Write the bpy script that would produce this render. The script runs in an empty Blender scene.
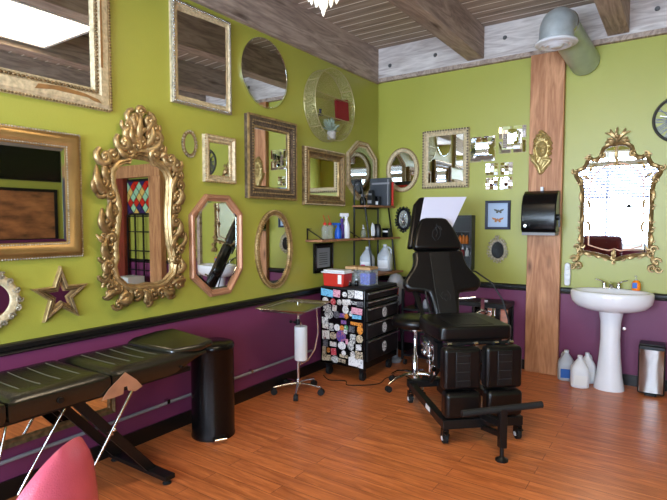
import bpy, bmesh, math, random
from mathutils import Vector, Matrix
random.seed(11)
PI = math.pi
SC = bpy.context.scene
COL = SC.collection

# ------------------------------------------------------------------ camera
PITCH = math.radians(3.2418); YAW = math.radians(34.1225)
cd = bpy.data.cameras.new('camera'); cam = bpy.data.objects.new('camera', cd); COL.objects.link(cam)
cd.sensor_fit = 'HORIZONTAL'; cd.sensor_width = 36.0; cd.lens = 36.0 * 512.0 / 667.0
cd.clip_start = 0.05
cam.location = (2.975, -5.327, 1.5)
cam.rotation_euler = (PI / 2 - PITCH, 0, YAW)
SC.camera = cam

# ------------------------------------------------------------------ world, daylight, exposure
w = bpy.data.worlds.new('sky'); SC.world = w; w.use_nodes = True
bgn = w.node_tree.nodes['Background']; bgn.inputs[0].default_value = (0.80, 0.90, 1.0, 1); bgn.inputs[1].default_value = 2.0

def area(name, loc, rot, sx, sy, power, color):
    ld = bpy.data.lights.new(name, 'AREA'); ld.shape = 'RECTANGLE'; ld.size = sx; ld.size_y = sy
    ld.energy = power; ld.color = color
    o = bpy.data.objects.new(name, ld); COL.objects.link(o); o.location = loc; o.rotation_euler = rot
    return o
# daylight arriving through the two shop-front windows of the rear wall
area('daylight', (1.60, -7.75, 1.95), (math.radians(84), 0, 0), 2.5, 1.9, 1150, (0.64, 0.80, 1.0))
area('daylight', (4.40, -7.75, 1.95), (math.radians(84), 0, 0), 2.5, 1.9, 330, (0.64, 0.80, 1.0))
LAMP_EMIT = 15.0
SC.view_settings.view_transform = 'Standard'
SC.view_settings.look = 'None'
SC.view_settings.exposure = -0.30
SC.view_settings.gamma = 1.0
SC.view_settings.use_curve_mapping = False

# ------------------------------------------------------------------ materials
def s2l(c):
    return tuple((v / 12.92 if v <= 0.04045 else ((v + 0.055) / 1.055) ** 2.4) for v in [q / 255.0 for q in c])
M = {}
def mat(name, rgb, rough=0.5, metal=0.0, bump=0.0, bscale=60.0, var=0.0, vscale=8.0, spec=0.5, coat=0.0, emit=None, es=1.0, trans=0.0, alpha=1.0, stretch=None, ior=1.45):
    m = bpy.data.materials.new(name); m.use_nodes = True
    nt = m.node_tree; n = nt.nodes; L = nt.links; b = n['Principled BSDF']
    c = s2l(rgb)
    b.inputs['Base Color'].default_value = (*c, 1); b.inputs['Roughness'].default_value = rough
    b.inputs['Metallic'].default_value = metal; b.inputs['Specular IOR Level'].default_value = spec
    b.inputs['Coat Weight'].default_value = coat; b.inputs['Coat Roughness'].default_value = 0.08
    b.inputs['Transmission Weight'].default_value = trans; b.inputs['Alpha'].default_value = alpha; b.inputs['IOR'].default_value = ior
    if emit: b.inputs['Emission Color'].default_value = (*s2l(emit), 1); b.inputs['Emission Strength'].default_value = es
    if bump or var:
        tc = n.new('ShaderNodeTexCoord'); mp = n.new('ShaderNodeMapping'); L.new(tc.outputs['Object'], mp.inputs[0])
        if stretch: mp.inputs['Scale'].default_value = stretch
    if var:
        nz = n.new('ShaderNodeTexNoise'); nz.inputs['Scale'].default_value = vscale; nz.inputs['Detail'].default_value = 5; L.new(mp.outputs[0], nz.inputs['Vector'])
        cr = n.new('ShaderNodeValToRGB'); cr.color_ramp.elements[0].position = 0.3; cr.color_ramp.elements[1].position = 0.72
        cr.color_ramp.elements[0].color = (*[v * (1 - var) for v in c], 1); cr.color_ramp.elements[1].color = (*[min(1, v * (1 + var)) for v in c], 1)
        L.new(nz.outputs[0], cr.inputs[0]); L.new(cr.outputs[0], b.inputs['Base Color'])
    if bump:
        nb = n.new('ShaderNodeTexNoise'); nb.inputs['Scale'].default_value = bscale; nb.inputs['Detail'].default_value = 3; L.new(mp.outputs[0], nb.inputs['Vector'])
        bp = n.new('ShaderNodeBump'); bp.inputs['Strength'].default_value = bump; bp.inputs['Distance'].default_value = 0.01
        L.new(nb.outputs[0], bp.inputs['Height']); L.new(bp.outputs[0], b.inputs['Normal'])
    M[name] = m
    return m

def wood(name, dark, light, axis='z', scale=6.0, rough=0.6, knots=True, spec=0.4, coord='Object', bump=0.25):
    m = bpy.data.materials.new(name); m.use_nodes = True; nt = m.node_tree; n = nt.nodes; L = nt.links; b = n['Principled BSDF']
    tc = n.new('ShaderNodeTexCoord'); mp = n.new('ShaderNodeMapping'); L.new(tc.outputs[coord], mp.inputs[0])
    st = {'x': (0.12, 1, 1), 'y': (1, 0.12, 1), 'z': (1, 1, 0.12)}[axis]
    mp.inputs['Scale'].default_value = [v * scale for v in st]
    nz = n.new('ShaderNodeTexNoise'); nz.inputs['Scale'].default_value = 1.6; nz.inputs['Detail'].default_value = 3; nz.inputs['Distortion'].default_value = 1.6; L.new(mp.outputs[0], nz.inputs['Vector'])
    fr = n.new('ShaderNodeMath'); fr.operation = 'MULTIPLY'; fr.inputs[1].default_value = 7.0; L.new(nz.outputs[0], fr.inputs[0])
    f2 = n.new('ShaderNodeMath'); f2.operation = 'PINGPONG'; f2.inputs[1].default_value = 1.0; L.new(fr.outputs[0], f2.inputs[0])
    fine = n.new('ShaderNodeTexNoise'); fine.inputs['Scale'].default_value = 14; fine.inputs['Detail'].default_value = 6; L.new(mp.outputs[0], fine.inputs['Vector'])
    mx = n.new('ShaderNodeMath'); mx.operation = 'MULTIPLY_ADD'; mx.inputs[1].default_value = 0.45; L.new(f2.outputs[0], mx.inputs[0])
    fs = n.new('ShaderNodeMath'); fs.operation = 'MULTIPLY'; fs.inputs[1].default_value = 0.6; L.new(fine.outputs[0], fs.inputs[0]); L.new(fs.outputs[0], mx.inputs[2])
    cr = n.new('ShaderNodeValToRGB'); cr.color_ramp.elements[0].position = 0.15; cr.color_ramp.elements[1].position = 0.8
    cr.color_ramp.elements[0].color = (*s2l(dark), 1); cr.color_ramp.elements[1].color = (*s2l(light), 1); L.new(mx.outputs[0], cr.inputs[0])
    last = cr.outputs[0]
    if knots:
        m2 = n.new('ShaderNodeMapping'); m2.inputs['Scale'].default_value = {'x': (1.2, 5, 5), 'y': (5, 1.2, 5), 'z': (5, 5, 1.6)}[axis]; L.new(tc.outputs[coord], m2.inputs[0])
        vo = n.new('ShaderNodeTexVoronoi'); vo.inputs['Scale'].default_value = 1.0; L.new(m2.outputs[0], vo.inputs['Vector'])
        kr = n.new('ShaderNodeValToRGB'); kr.color_ramp.elements[0].position = 0.03; kr.color_ramp.elements[0].color = (0.22, 0.16, 0.12, 1); kr.color_ramp.elements[1].position = 0.16; kr.color_ramp.elements[1].color = (1, 1, 1, 1)
        L.new(vo.outputs['Distance'], kr.inputs[0])
        mu = n.new('ShaderNodeMixRGB'); mu.blend_type = 'MULTIPLY'; mu.inputs[0].default_value = 0.9; L.new(last, mu.inputs[1]); L.new(kr.outputs[0], mu.inputs[2]); last = mu.outputs[0]
    L.new(last, b.inputs['Base Color']); b.inputs['Roughness'].default_value = rough; b.inputs['Specular IOR Level'].default_value = spec
    bp = n.new('ShaderNodeBump'); bp.inputs['Strength'].default_value = bump; bp.inputs['Distance'].default_value = 0.004; L.new(mx.outputs[0], bp.inputs['Height']); L.new(bp.outputs[0], b.inputs['Normal'])
    M[name] = m; return m

def planks(name, dark, light, width, length, gap_rgb, along='x', rough=0.35, gap=0.012, grain=9.0, coat=0.0, spec=0.5, contrast=0.25):
    m = bpy.data.materials.new(name); m.use_nodes = True; nt = m.node_tree; n = nt.nodes; L = nt.links; b = n['Principled BSDF']
    tc = n.new('ShaderNodeTexCoord')
    br = n.new('ShaderNodeTexBrick'); br.offset = 0.37; br.inputs['Scale'].default_value = 1.0
    br.inputs['Brick Width'].default_value = length; br.inputs['Row Height'].default_value = width; br.inputs['Mortar Size'].default_value = gap * 0.5
    br.inputs['Mortar Smooth'].default_value = 0.1; br.inputs['Bias'].default_value = 0.0
    br.inputs['Color1'].default_value = (1 - contrast,) * 3 + (1,); br.inputs['Color2'].default_value = (1, 1, 1, 1); br.inputs['Mortar'].default_value = (1, 1, 1, 1)
    L.new(tc.outputs['Object'], br.inputs['Vector'])
    mp = n.new('ShaderNodeMapping'); mp.inputs['Scale'].default_value = (grain * 0.09, grain, grain); L.new(tc.outputs['Object'], mp.inputs[0])
    ad = n.new('ShaderNodeVectorMath'); ad.operation = 'MULTIPLY_ADD'; ad.inputs[1].default_value = (37, 11, 5); L.new(br.outputs['Color'], ad.inputs[0]); L.new(mp.outputs[0], ad.inputs[2])
    nz = n.new('ShaderNodeTexNoise'); nz.inputs['Scale'].default_value = 2.0; nz.inputs['Detail'].default_value = 7; nz.inputs['Roughness'].default_value = 0.65; nz.inputs['Distortion'].default_value = 0.6; L.new(ad.outputs[0], nz.inputs['Vector'])
    cr = n.new('ShaderNodeValToRGB'); cr.color_ramp.elements[0].position = 0.33; cr.color_ramp.elements[1].position = 0.68
    cr.color_ramp.elements[0].color = (*s2l(dark), 1); cr.color_ramp.elements[1].color = (*s2l(light), 1); L.new(nz.outputs[0], cr.inputs[0])
    mu = n.new('ShaderNodeMixRGB'); mu.blend_type = 'MULTIPLY'; mu.inputs[0].default_value = 1; L.new(cr.outputs[0], mu.inputs[1]); L.new(br.outputs['Color'], mu.inputs[2])
    mg = n.new('ShaderNodeMixRGB'); L.new(br.outputs['Fac'], mg.inputs[0]); L.new(mu.outputs[0], mg.inputs[1]); mg.inputs[2].default_value = (*s2l(gap_rgb), 1)
    L.new(mg.outputs[0], b.inputs['Base Color']); b.inputs['Roughness'].default_value = rough; b.inputs['Coat Weight'].default_value = coat; b.inputs['Coat Roughness'].default_value = 0.25
    b.inputs['Specular IOR Level'].default_value = spec
    bp = n.new('ShaderNodeBump'); bp.inputs['Strength'].default_value = 0.12; bp.inputs['Distance'].default_value = 0.002; L.new(nz.outputs[0], bp.inputs['Height']); L.new(bp.outputs[0], b.inputs['Normal'])
    M[name] = m; return m

mat('paint_green', (160, 160, 64), 0.40, spec=0.75, bump=0.10, bscale=90, var=0.03, vscale=1.5)
mat('paint_purple', (114, 50, 86), 0.45, bump=0.10, bscale=90)
mat('plaster', (196, 192, 180), 0.8)
planks('floor_wood', (166, 86, 42), (226, 134, 74), 0.105, 1.15, (96, 50, 30), rough=0.42, gap=0.003, coat=0.32, grain=16, contrast=0.12)
planks('ceiling_planks', (136, 120, 106), (190, 172, 154), 0.14, 7.0, (246, 238, 226), rough=0.8, gap=0.016, contrast=0.12)
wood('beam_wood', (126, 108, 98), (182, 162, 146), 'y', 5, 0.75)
wood('whitewashed_wood', (166, 154, 148), (214, 206, 200), 'x', 5, 0.8)
wood('post_wood', (150, 94, 56), (202, 146, 104), 'z', 4, 0.5)
wood('shelf_wood', (120, 78, 52), (176, 126, 92), 'y', 12, 0.6)
wood('door_wood', (150, 98, 60), (200, 146, 98), 'z', 6, 0.5)
wood('red_wood', (92, 34, 24), (140, 58, 38), 'z', 6, 0.45)
mat('black_trim', (17, 16, 16), 0.35, bump=0.05, bscale=30)
mat('black_gloss', (8, 8, 9), 0.22, spec=0.4)
mat('black_satin', (12, 12, 13), 0.4)
mat('black_rubber', (22, 22, 22), 0.7)
mat('vinyl_black', (9, 9, 10), 0.30, bump=0.05, bscale=140, spec=0.5)
mat('vinyl_bench', (26, 24, 17), 0.26, bump=0.10, bscale=160, spec=0.85)
mat('vinyl_panel', (12, 12, 13), 0.40, bump=0.2, bscale=260)
mat('stitch', (104, 100, 80), 0.7)
mat('dark_stitch', (46, 46, 47), 0.7)
mat('mirror_glass', (238, 240, 238), 0.012, 1.0)
mat('mirror_bevel', (225, 230, 228), 0.05, 1.0)
mat('gold', (150, 122, 80), 0.40, 0.65, bump=0.25, bscale=120, var=0.45, vscale=26)
mat('gold_bright', (172, 144, 98), 0.38, 0.6, bump=0.2, bscale=90, var=0.40, vscale=26)
mat('gold_brown', (128, 104, 70), 0.5, 0.4, bump=0.4, bscale=140, var=0.5, vscale=34)
mat('gold_smooth', (160, 128, 78), 0.36, 0.65, var=0.2, vscale=6)
mat('cream_frame', (194, 176, 140), 0.55, 0.1, bump=0.3, bscale=80, var=0.32, vscale=42)
mat('silver_gold', (170, 160, 138), 0.42, 0.45, bump=0.5, bscale=150, var=0.6, vscale=55)
mat('dark_carved', (92, 76, 60), 0.5, 0.3, bump=0.6, bscale=130, var=0.6, vscale=40)
mat('copper_frame', (176, 128, 98), 0.42, 0.25, var=0.18, vscale=9)
mat('worn_brown', (138, 98, 52), 0.6, var=0.2, vscale=30)
mat('black_ornate', (24, 24, 28), 0.35, 0.3, bump=0.4, bscale=150)
mat('chrome', (214, 214, 212), 0.14, 1.0)
mat('steel', (190, 190, 188), 0.25, 1.0)
mat('galvanised', (190, 198, 200), 0.35, 0.45, var=0.12, vscale=14)
mat('duct_skin', (176, 188, 166), 0.4, 0.4, var=0.08, vscale=10)
mat('white_plastic', (226, 228, 232), 0.4)
mat('porcelain', (232, 232, 236), 0.12, coat=0.4)
mat('jug_plastic', (206, 212, 220), 0.3, alpha=0.72)
mat('clear_plastic', (215, 222, 224), 0.12, alpha=0.16)
mat('paper', (206, 206, 226), 0.8)
mat('paper_white', (232, 232, 230), 0.85, bump=0.1)
mat('pink_vinyl', (206, 92, 112), 0.2, bump=0.15, bscale=220, var=0.10, vscale=9, spec=0.6)
mat('red_plastic', (196, 46, 34), 0.4)
mat('dark_red', (116, 22, 28), 0.5)
mat('blue_plastic', (22, 84, 190), 0.35)
mat('charcoal', (52, 56, 62), 0.4); mat('navy', (28, 34, 60), 0.4)
mat('purple_plastic', (70, 40, 130), 0.35)
mat('pink_label', (226, 60, 130), 0.5)
mat('blue_label', (40, 98, 180), 0.5)
mat('amber', (196, 110, 26), 0.25)
mat('orange_soap', (238, 128, 20), 0.15, coat=0.5)
mat('cardboard', (196, 158, 112), 0.8)
mat('glove_blue', (40, 70, 200), 0.6, var=0.5, vscale=40)
mat('glove_grey', (150, 160, 160), 0.6, var=0.4, vscale=50)
mat('grey_plastic', (140, 140, 142), 0.45)
mat('wire_gold', (196, 186, 140), 0.35, 0.7)
mat('leaf_green', (150, 166, 150), 0.7, var=0.2, vscale=40)
mat('pot_grey', (176, 172, 168), 0.7, var=0.3, vscale=60)
mat('crystal', (250, 248, 240), 0.08, emit=(255, 244, 222), es=0.6, coat=0.6)  # drops glow faintly themselves, in place of bulb light caught in the glass
mat('bulb', (255, 240, 214), 0.4, emit=(255, 232, 190), es=14)
mat('lamp_diffuser', (255, 255, 255), 0.6, emit=(255, 230, 190), es=LAMP_EMIT)
mat('blind', (140, 142, 164), 0.6)
mat('art_blue', (168, 188, 214), 0.5)
mat('wing_orange', (176, 120, 76), 0.6, var=0.5, vscale=120)
mat('wing_grey', (86, 88, 84), 0.6, var=0.4, vscale=120)
mat('glass_red', (190, 44, 30), 0.2); mat('glass_green', (150, 190, 150), 0.2); mat('glass_amber', (206, 170, 90), 0.2); mat('glass_violet', (60, 44, 86), 0.2)
mat('teal_paint', (24, 74, 96), 0.5)
mat('burgundy_cloth', (86, 20, 34), 0.7)
mat('pewter', (104, 104, 104), 0.4, 0.6)
mat('pale_box', (206, 210, 206), 0.6)
mat('cabinet_white', (226, 224, 220), 0.5)
mat('brass_relief', (186, 164, 108), 0.38, 0.5, var=0.12, vscale=26)
# window pane: lets the daylight straight through with a faint surface reflection
gm = bpy.data.materials.new('window_pane'); gm.use_nodes = True; gn = gm.node_tree.nodes; gl_ = gm.node_tree.links; gn.remove(gn['Principled BSDF'])
t_ = gn.new('ShaderNodeBsdfTransparent'); g_ = gn.new('ShaderNodeBsdfGlossy'); g_.inputs['Roughness'].default_value = 0.02
x_ = gn.new('ShaderNodeMixShader'); x_.inputs[0].default_value = 0.06; gl_.new(t_.outputs[0], x_.inputs[1]); gl_.new(g_.outputs[0], x_.inputs[2]); gl_.new(x_.outputs[0], gn['Material Output'].inputs[0])
M['window_pane'] = gm
# open wire mesh of the round shelf: real gaps via a fine wave mask
def mesh_mat(name, rgb, scale, thr):
    m = bpy.data.materials.new(name); m.use_nodes = True; n = m.node_tree.nodes; L = m.node_tree.links; b = n['Principled BSDF']
    b.inputs['Base Color'].default_value = (*s2l(rgb), 1); b.inputs['Metallic'].default_value = 0.6; b.inputs['Roughness'].default_value = 0.45
    tc = n.new('ShaderNodeTexCoord'); vo = n.new('ShaderNodeTexVoronoi'); vo.feature = 'DISTANCE_TO_EDGE'; vo.inputs['Scale'].default_value = scale; L.new(tc.outputs['Object'], vo.inputs['Vector'])
    lt = n.new('ShaderNodeMath'); lt.operation = 'LESS_THAN'; lt.inputs[1].default_value = thr; L.new(vo.outputs['Distance'], lt.inputs[0]); L.new(lt.outputs[0], b.inputs['Alpha'])
    M[name] = m
mesh_mat('wire_mesh', (206, 198, 150), 70, 0.065)
# sticker art: pale ground with dark line work, several tints
def sticker_mat(name, ground, ink, scale, thr):
    m = bpy.data.materials.new(name); m.use_nodes = True; n = m.node_tree.nodes; L = m.node_tree.links; b = n['Principled BSDF']; b.inputs['Roughness'].default_value = 0.4
    tc = n.new('ShaderNodeTexCoord'); nz = n.new('ShaderNodeTexNoise'); nz.inputs['Scale'].default_value = scale; nz.inputs['Detail'].default_value = 3; nz.inputs['Distortion'].default_value = 1.5; L.new(tc.outputs['Object'], nz.inputs['Vector'])
    cr = n.new('ShaderNodeValToRGB'); cr.color_ramp.interpolation = 'CONSTANT'; cr.color_ramp.elements[0].color = (*s2l(ink), 1); cr.color_ramp.elements[1].position = thr; cr.color_ramp.elements[1].color = (*s2l(ground), 1)
    L.new(nz.outputs[0], cr.inputs[0]); L.new(cr.outputs[0], b.inputs['Base Color']); M[name] = m
STK = []
for i, (g, k, th) in enumerate([((226, 226, 226), (40, 40, 44), .44), ((214, 214, 210), (60, 60, 70), .47), ((232, 230, 226), (120, 60, 60), .42), ((120, 190, 222), (40, 90, 150), .40),
                                ((206, 70, 84), (240, 200, 200), .40), ((230, 150, 60), (120, 40, 30), .44), ((226, 170, 186), (180, 80, 110), .44), ((70, 140, 90), (220, 230, 220), .42),
                                ((90, 70, 150), (200, 120, 120), .45), ((206, 190, 160), (60, 50, 44), .46), ((110, 110, 116), (30, 30, 34), .48), ((240, 240, 240), (150, 150, 160), .40)]):
    sticker_mat('sticker_art_%d' % i, g, k, 60, th); STK.append(M['sticker_art_%d' % i])

# ------------------------------------------------------------------ mesh building helpers
class G:
    def __init__(s): s.b = bmesh.new(); s.mi = 0
    def _f(s, vs):
        try: f = s.b.faces.new(vs); f.material_index = s.mi; return f
        except ValueError: return None
    def box(s, x0, x1, y0, y1, z0, z1, mt=None):
        v = [Vector((x, y, z)) for z in (z0, z1) for y in (y0, y1) for x in (x0, x1)]
        if mt: v = [mt @ q for q in v]
        v = [s.b.verts.new(q) for q in v]
        for f in ((0, 2, 3, 1), (4, 5, 7, 6), (0, 1, 5, 4), (2, 6, 7, 3), (0, 4, 6, 2), (1, 3, 7, 5)): s._f([v[i] for i in f])
        return s
    def beam(s, p, q, wd, ht, up=(0, 0, 1)):
        p = Vector(p); q = Vector(q); d = (q - p); L = d.length; d.normalize(); u = Vector(up)
        r = d.cross(u)
        if r.length < 1e-4: r = d.cross(Vector((1, 0, 0)))
        r.normalize(); u = r.cross(d)
        mt = Matrix(((r.x, d.x, u.x, p.x), (r.y, d.y, u.y, p.y), (r.z, d.z, u.z, p.z), (0, 0, 0, 1)))
        return s.box(-wd / 2, wd / 2, 0, L, -ht / 2, ht / 2, mt)
    def tube(s, pts, r, n=8, flat=1.0, fdir=None, caps=True):
        pts = [Vector(p) for p in pts]; N = len(pts)
        rr = r if isinstance(r, (list, tuple)) else [r] * N
        rings = []; prev = None
        for i, p in enumerate(pts):
            t = (pts[min(i + 1, N - 1)] - pts[max(i - 1, 0)])
            if t.length < 1e-7: t = Vector((0, 0, 1))
            t.normalize()
            ref = prev if prev is not None else (Vector(fdir) if fdir else (Vector((0, 0, 1)) if abs(t.z) < 0.9 else Vector((1, 0, 0))))
            u = (ref - t * ref.dot(t))
            if u.length < 1e-5: u = t.orthogonal()
            u.normalize(); vv = t.cross(u); prev = u
            rings.append([s.b.verts.new(p + (u * math.cos(2 * PI * k / n) * flat + vv * math.sin(2 * PI * k / n)) * max(rr[i], 1e-4)) for k in range(n)])
        for a, b2 in zip(rings, rings[1:]):
            for k in range(n): s._f([a[k], a[(k + 1) % n], b2[(k + 1) % n], b2[k]])
        if caps: s._f(rings[0][::-1]); s._f(rings[-1])
        return s
    def cyl(s, p, q, r, r2=None, n=20): return s.tube([p, q], [r, r if r2 is None else r2], n)
    def lathe(s, prof, c=(0, 0, 0), n=24, sx=1.0, sy=1.0, mt=None):
        c = Vector(c); rings = []
        for r, z in prof:
            ring = []
            for k in range(n):
                p = Vector((r * math.cos(2 * PI * k / n) * sx, r * math.sin(2 * PI * k / n) * sy, z))
                if mt: p = mt @ p
                ring.append(s.b.verts.new(c + p))
            rings.append(ring)
        for a, b2 in zip(rings, rings[1:]):
            for k in range(n): s._f([a[k], a[(k + 1) % n], b2[(k + 1) % n], b2[k]])
        s._f(rings[0][::-1]); s._f(rings[-1]); return s
    def prism(s, pts, d0, d1, plane='xz', mt=None):
        def P(a, b2, d): return Vector({'xz': (a, d, b2), 'xy': (a, b2, d), 'yz': (d, a, b2)}[plane])
        A = [P(a, b2, d0) for a, b2 in pts]; B = [P(a, b2, d1) for a, b2 in pts]
        if mt: A = [mt @ q for q in A]; B = [mt @ q for q in B]
        A = [s.b.verts.new(q) for q in A]; B = [s.b.verts.new(q) for q in B]; n = len(A)
        s._f(A[::-1]); s._f(B)
        for k in range(n): s._f([A[k], A[(k + 1) % n], B[(k + 1) % n], B[k]])
        return s
    def ball(s, c, r, sub=1, sc=(1, 1, 1)):
        mt = Matrix.Translation(Vector(c)) @ Matrix.Diagonal((r * sc[0], r * sc[1], r * sc[2], 1))
        g = bmesh.ops.create_icosphere(s.b, subdivisions=sub, radius=1.0, matrix=mt)
        for v in g['verts']:
            for f in v.link_faces: f.material_index = s.mi
        return s
    def quad(s, a, b2, c, d): s._f([s.b.verts.new(Vector(q)) for q in (a, b2, c, d)]); return s
    def build(s, name, m, parent=None, smooth=True, bevel=0, seg=3, loc=None):
        bmesh.ops.recalc_face_normals(s.b, faces=s.b.faces)
        me = bpy.data.meshes.new(name); s.b.to_mesh(me); s.b.free()
        for q in (m if isinstance(m, (list, tuple)) else [m]): me.materials.append(M[q] if isinstance(q, str) else q)
        o = bpy.data.objects.new(name, me); COL.objects.link(o)
        if parent: o.parent = parent
        if loc: o.location = loc
        if bevel:
            bv = o.modifiers.new('bevel', 'BEVEL'); bv.width = bevel; bv.segments = seg; bv.limit_method = 'ANGLE'; bv.angle_limit = math.radians(40)
        if smooth:
            for p in me.polygons: p.use_smooth = True
            try: me.set_sharp_from_angle(angle=math.radians(62))
            except Exception: pass
        return o

def thing(name, label, cat, loc=(0, 0, 0), rz=0, group=None):
    o = bpy.data.objects.new(name, None); COL.objects.link(o); o.location = loc; o.rotation_euler = (0, 0, rz); o.empty_display_size = 0.1
    o['label'] = label; o['category'] = cat
    if group: o['group'] = group
    return o
def tag(o, label, cat, group=None):
    o['label'] = label; o['category'] = cat
    if group: o['group'] = group
    return o
def struct(o): o['kind'] = 'structure'; return o
def dup(root, loc, label, rz=None, group=None):
    r = root.copy(); COL.objects.link(r); r.location = loc
    if rz is not None: r.rotation_euler = (0, 0, rz)
    r['label'] = label
    if group: r['group'] = group
    for ch in list(root.children):
        c = ch.copy(); COL.objects.link(c); c.parent = r
        for g in list(ch.children):
            d = g.copy(); COL.objects.link(d); d.parent = c
    return r

# contour tools; wall things use local x = along the wall (viewer's right), z = up, -y = out of the wall
LEFT = PI / 2; BACK = 0.0
def rect(x0, x1, z0, z1): return [(x0, z0), (x1, z0), (x1, z1), (x0, z1)]
def ellipse(cx, cz, a, b2, n=40): return [(cx + a * math.cos(2 * PI * k / n), cz + b2 * math.sin(2 * PI * k / n)) for k in range(n)]
def ccw(p):
    A = sum(p[i][0] * p[(i + 1) % len(p)][1] - p[(i + 1) % len(p)][0] * p[i][1] for i in range(len(p)))
    return p if A > 0 else p[::-1]
def normals(p, lim=2.2):
    out = []; n = len(p)
    for i in range(n):
        a = Vector(p[i - 1]); b2 = Vector(p[i]); c = Vector(p[(i + 1) % n])
        d1 = (b2 - a).normalized(); d2 = (c - b2).normalized()
        n1 = Vector((d1.y, -d1.x)); n2 = Vector((d2.y, -d2.x)); m_ = (n1 + n2)
        if m_.length < 1e-4: m_ = n1
        m_.normalize(); k = 1 / max(m_.dot(n1), 1 / lim); out.append(m_ * k)
    return out
def frame_sweep(g, pts, prof, lim=2.2):
    pts = ccw(pts); nn = normals(pts, lim); rings = []
    for o, h in prof: rings.append([g.b.verts.new((p[0] + q.x * o, -h, p[1] + q.y * o)) for p, q in zip(pts, nn)])
    rings.append(rings[0]); n = len(pts)
    for a, b2 in zip(rings, rings[1:]):
        for k in range(n): g._f([a[k], a[(k + 1) % n], b2[(k + 1) % n], b2[k]])
def resample(pts, step, off=0.0, lim=2.2):
    pts = ccw(pts); nn = normals(pts, lim); q = [Vector((p[0] + m_.x * off, p[1] + m_.y * off)) for p, m_ in zip(pts, nn)]
    out = []; n = len(q)
    tot = sum((q[(i + 1) % n] - q[i]).length for i in range(n)); cnt = max(4, int(tot / step)); step = tot / cnt; acc = 0.0
    for i in range(n):
        a = q[i]; b2 = q[(i + 1) % n]; L = (b2 - a).length; d = (b2 - a) / max(L, 1e-9)
        while acc < L - 1e-9:
            out.append((a + d * acc, Vector((d.y, -d.x)), d)); acc += step
        acc -= L
    return out
def beads(g, pts, off, h, r, step, sub=1):
    for p, nn, d in resample(pts, step, off): g.ball((p.x, -h, p.y), r, sub)
def scroll(g, cx, cz, R, a0, turns=1.4, dr=1, th=0.3, h=0.03, n=14, ns=6):
    pts = []; rr = []
    for i in range(n):
        t = i / (n - 1); r = R * (1 - 0.86 * t); a = a0 + dr * turns * 2 * PI * t
        pts.append((cx + r * math.cos(a), -(h + 0.4 * R * t), cz + r * math.sin(a))); rr.append(R * th * (0.75 + 0.5 * math.sin(PI * min(1, t * 1.3))) * (1 - 0.35 * t))
    g.tube(pts, rr, ns, fdir=(0, 1, 0)); g.ball(pts[-1], R * th * 0.95, 1)
def leaf(g, x0, z0, x1, z1, bend, wd, h=0.03, n=9, ns=6):
    p = Vector((x0, z0)); q = Vector((x1, z1)); d = q - p; s_ = Vector((-d.y, d.x)); pts = []; rr = []
    for i in range(n):
        t = i / (n - 1); c = p + d * t + s_ * bend * math.sin(PI * t); pts.append((c.x, -(h * (0.6 + 0.7 * math.sin(PI * t * 0.8))), c.y)); rr.append(wd * (0.25 + math.sin(PI * min(1, t * 0.85 + 0.12))) * 0.62)
    g.tube(pts, rr, ns, flat=0.7, fdir=(0, 1, 0))
def glass(parent, pts, h=0.012, bevel=0.0, name='mirror_glass', m='mirror_glass'):
    g = G(); pts = ccw(pts); nn = normals(pts)
    g.prism([(p[0] + q.x * 0.004, p[1] + q.y * 0.004) for p, q in zip(pts, nn)], -0.004, -h)
    return g.build(name, m, parent, smooth=False)
def bevel_strip(parent, pts, wd, h=0.0125):
    g = G(); frame_sweep(g, pts, [(-wd, h), (-wd, h + .0012), (-0.001, h + .0002), (-0.001, h)]); return g.build('bevelled_edge', 'mirror_bevel', parent, smooth=False)

# ================================================================== ROOM SHELL
XR, YR, HC = 6.2, -7.5, 3.48
def plane_box(name, x0, x1, y0, y1, z0, z1, m): return struct(G().box(x0, x1, y0, y1, z0, z1).build(name, m, smooth=False))
plane_box('floor', -0.1, XR + .1, YR - .1, 0.1, -0.1, 0, 'floor_wood')
plane_box('ceiling', -0.1, XR + .1, YR - .1, 0.1, HC, HC + .1, 'ceiling_planks')
g = G(); g.box(-0.1, 0, YR, 0, 0, 0.81); g.mi = 1; g.box(-0.1, 0, YR, 0, 0.81, HC)
struct(g.build('wall_left', ['paint_purple', 'paint_green'], smooth=False))
g = G(); g.box(-0.1, XR, 0, 0.1, 0, 0.83); g.mi = 1; g.box(-0.1, XR, 0, 0.1, 0.83, HC)
struct(g.build('wall_back', ['paint_purple', 'paint_green'], smooth=False))
g = G(); g.box(XR, XR + .1, YR, 0.1, 0, 0.83); g.mi = 1; g.box(XR, XR + .1, YR, 0.1, 0.83, HC)
struct(g.build('wall_right', ['paint_purple', 'paint_green'], smooth=False))
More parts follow.
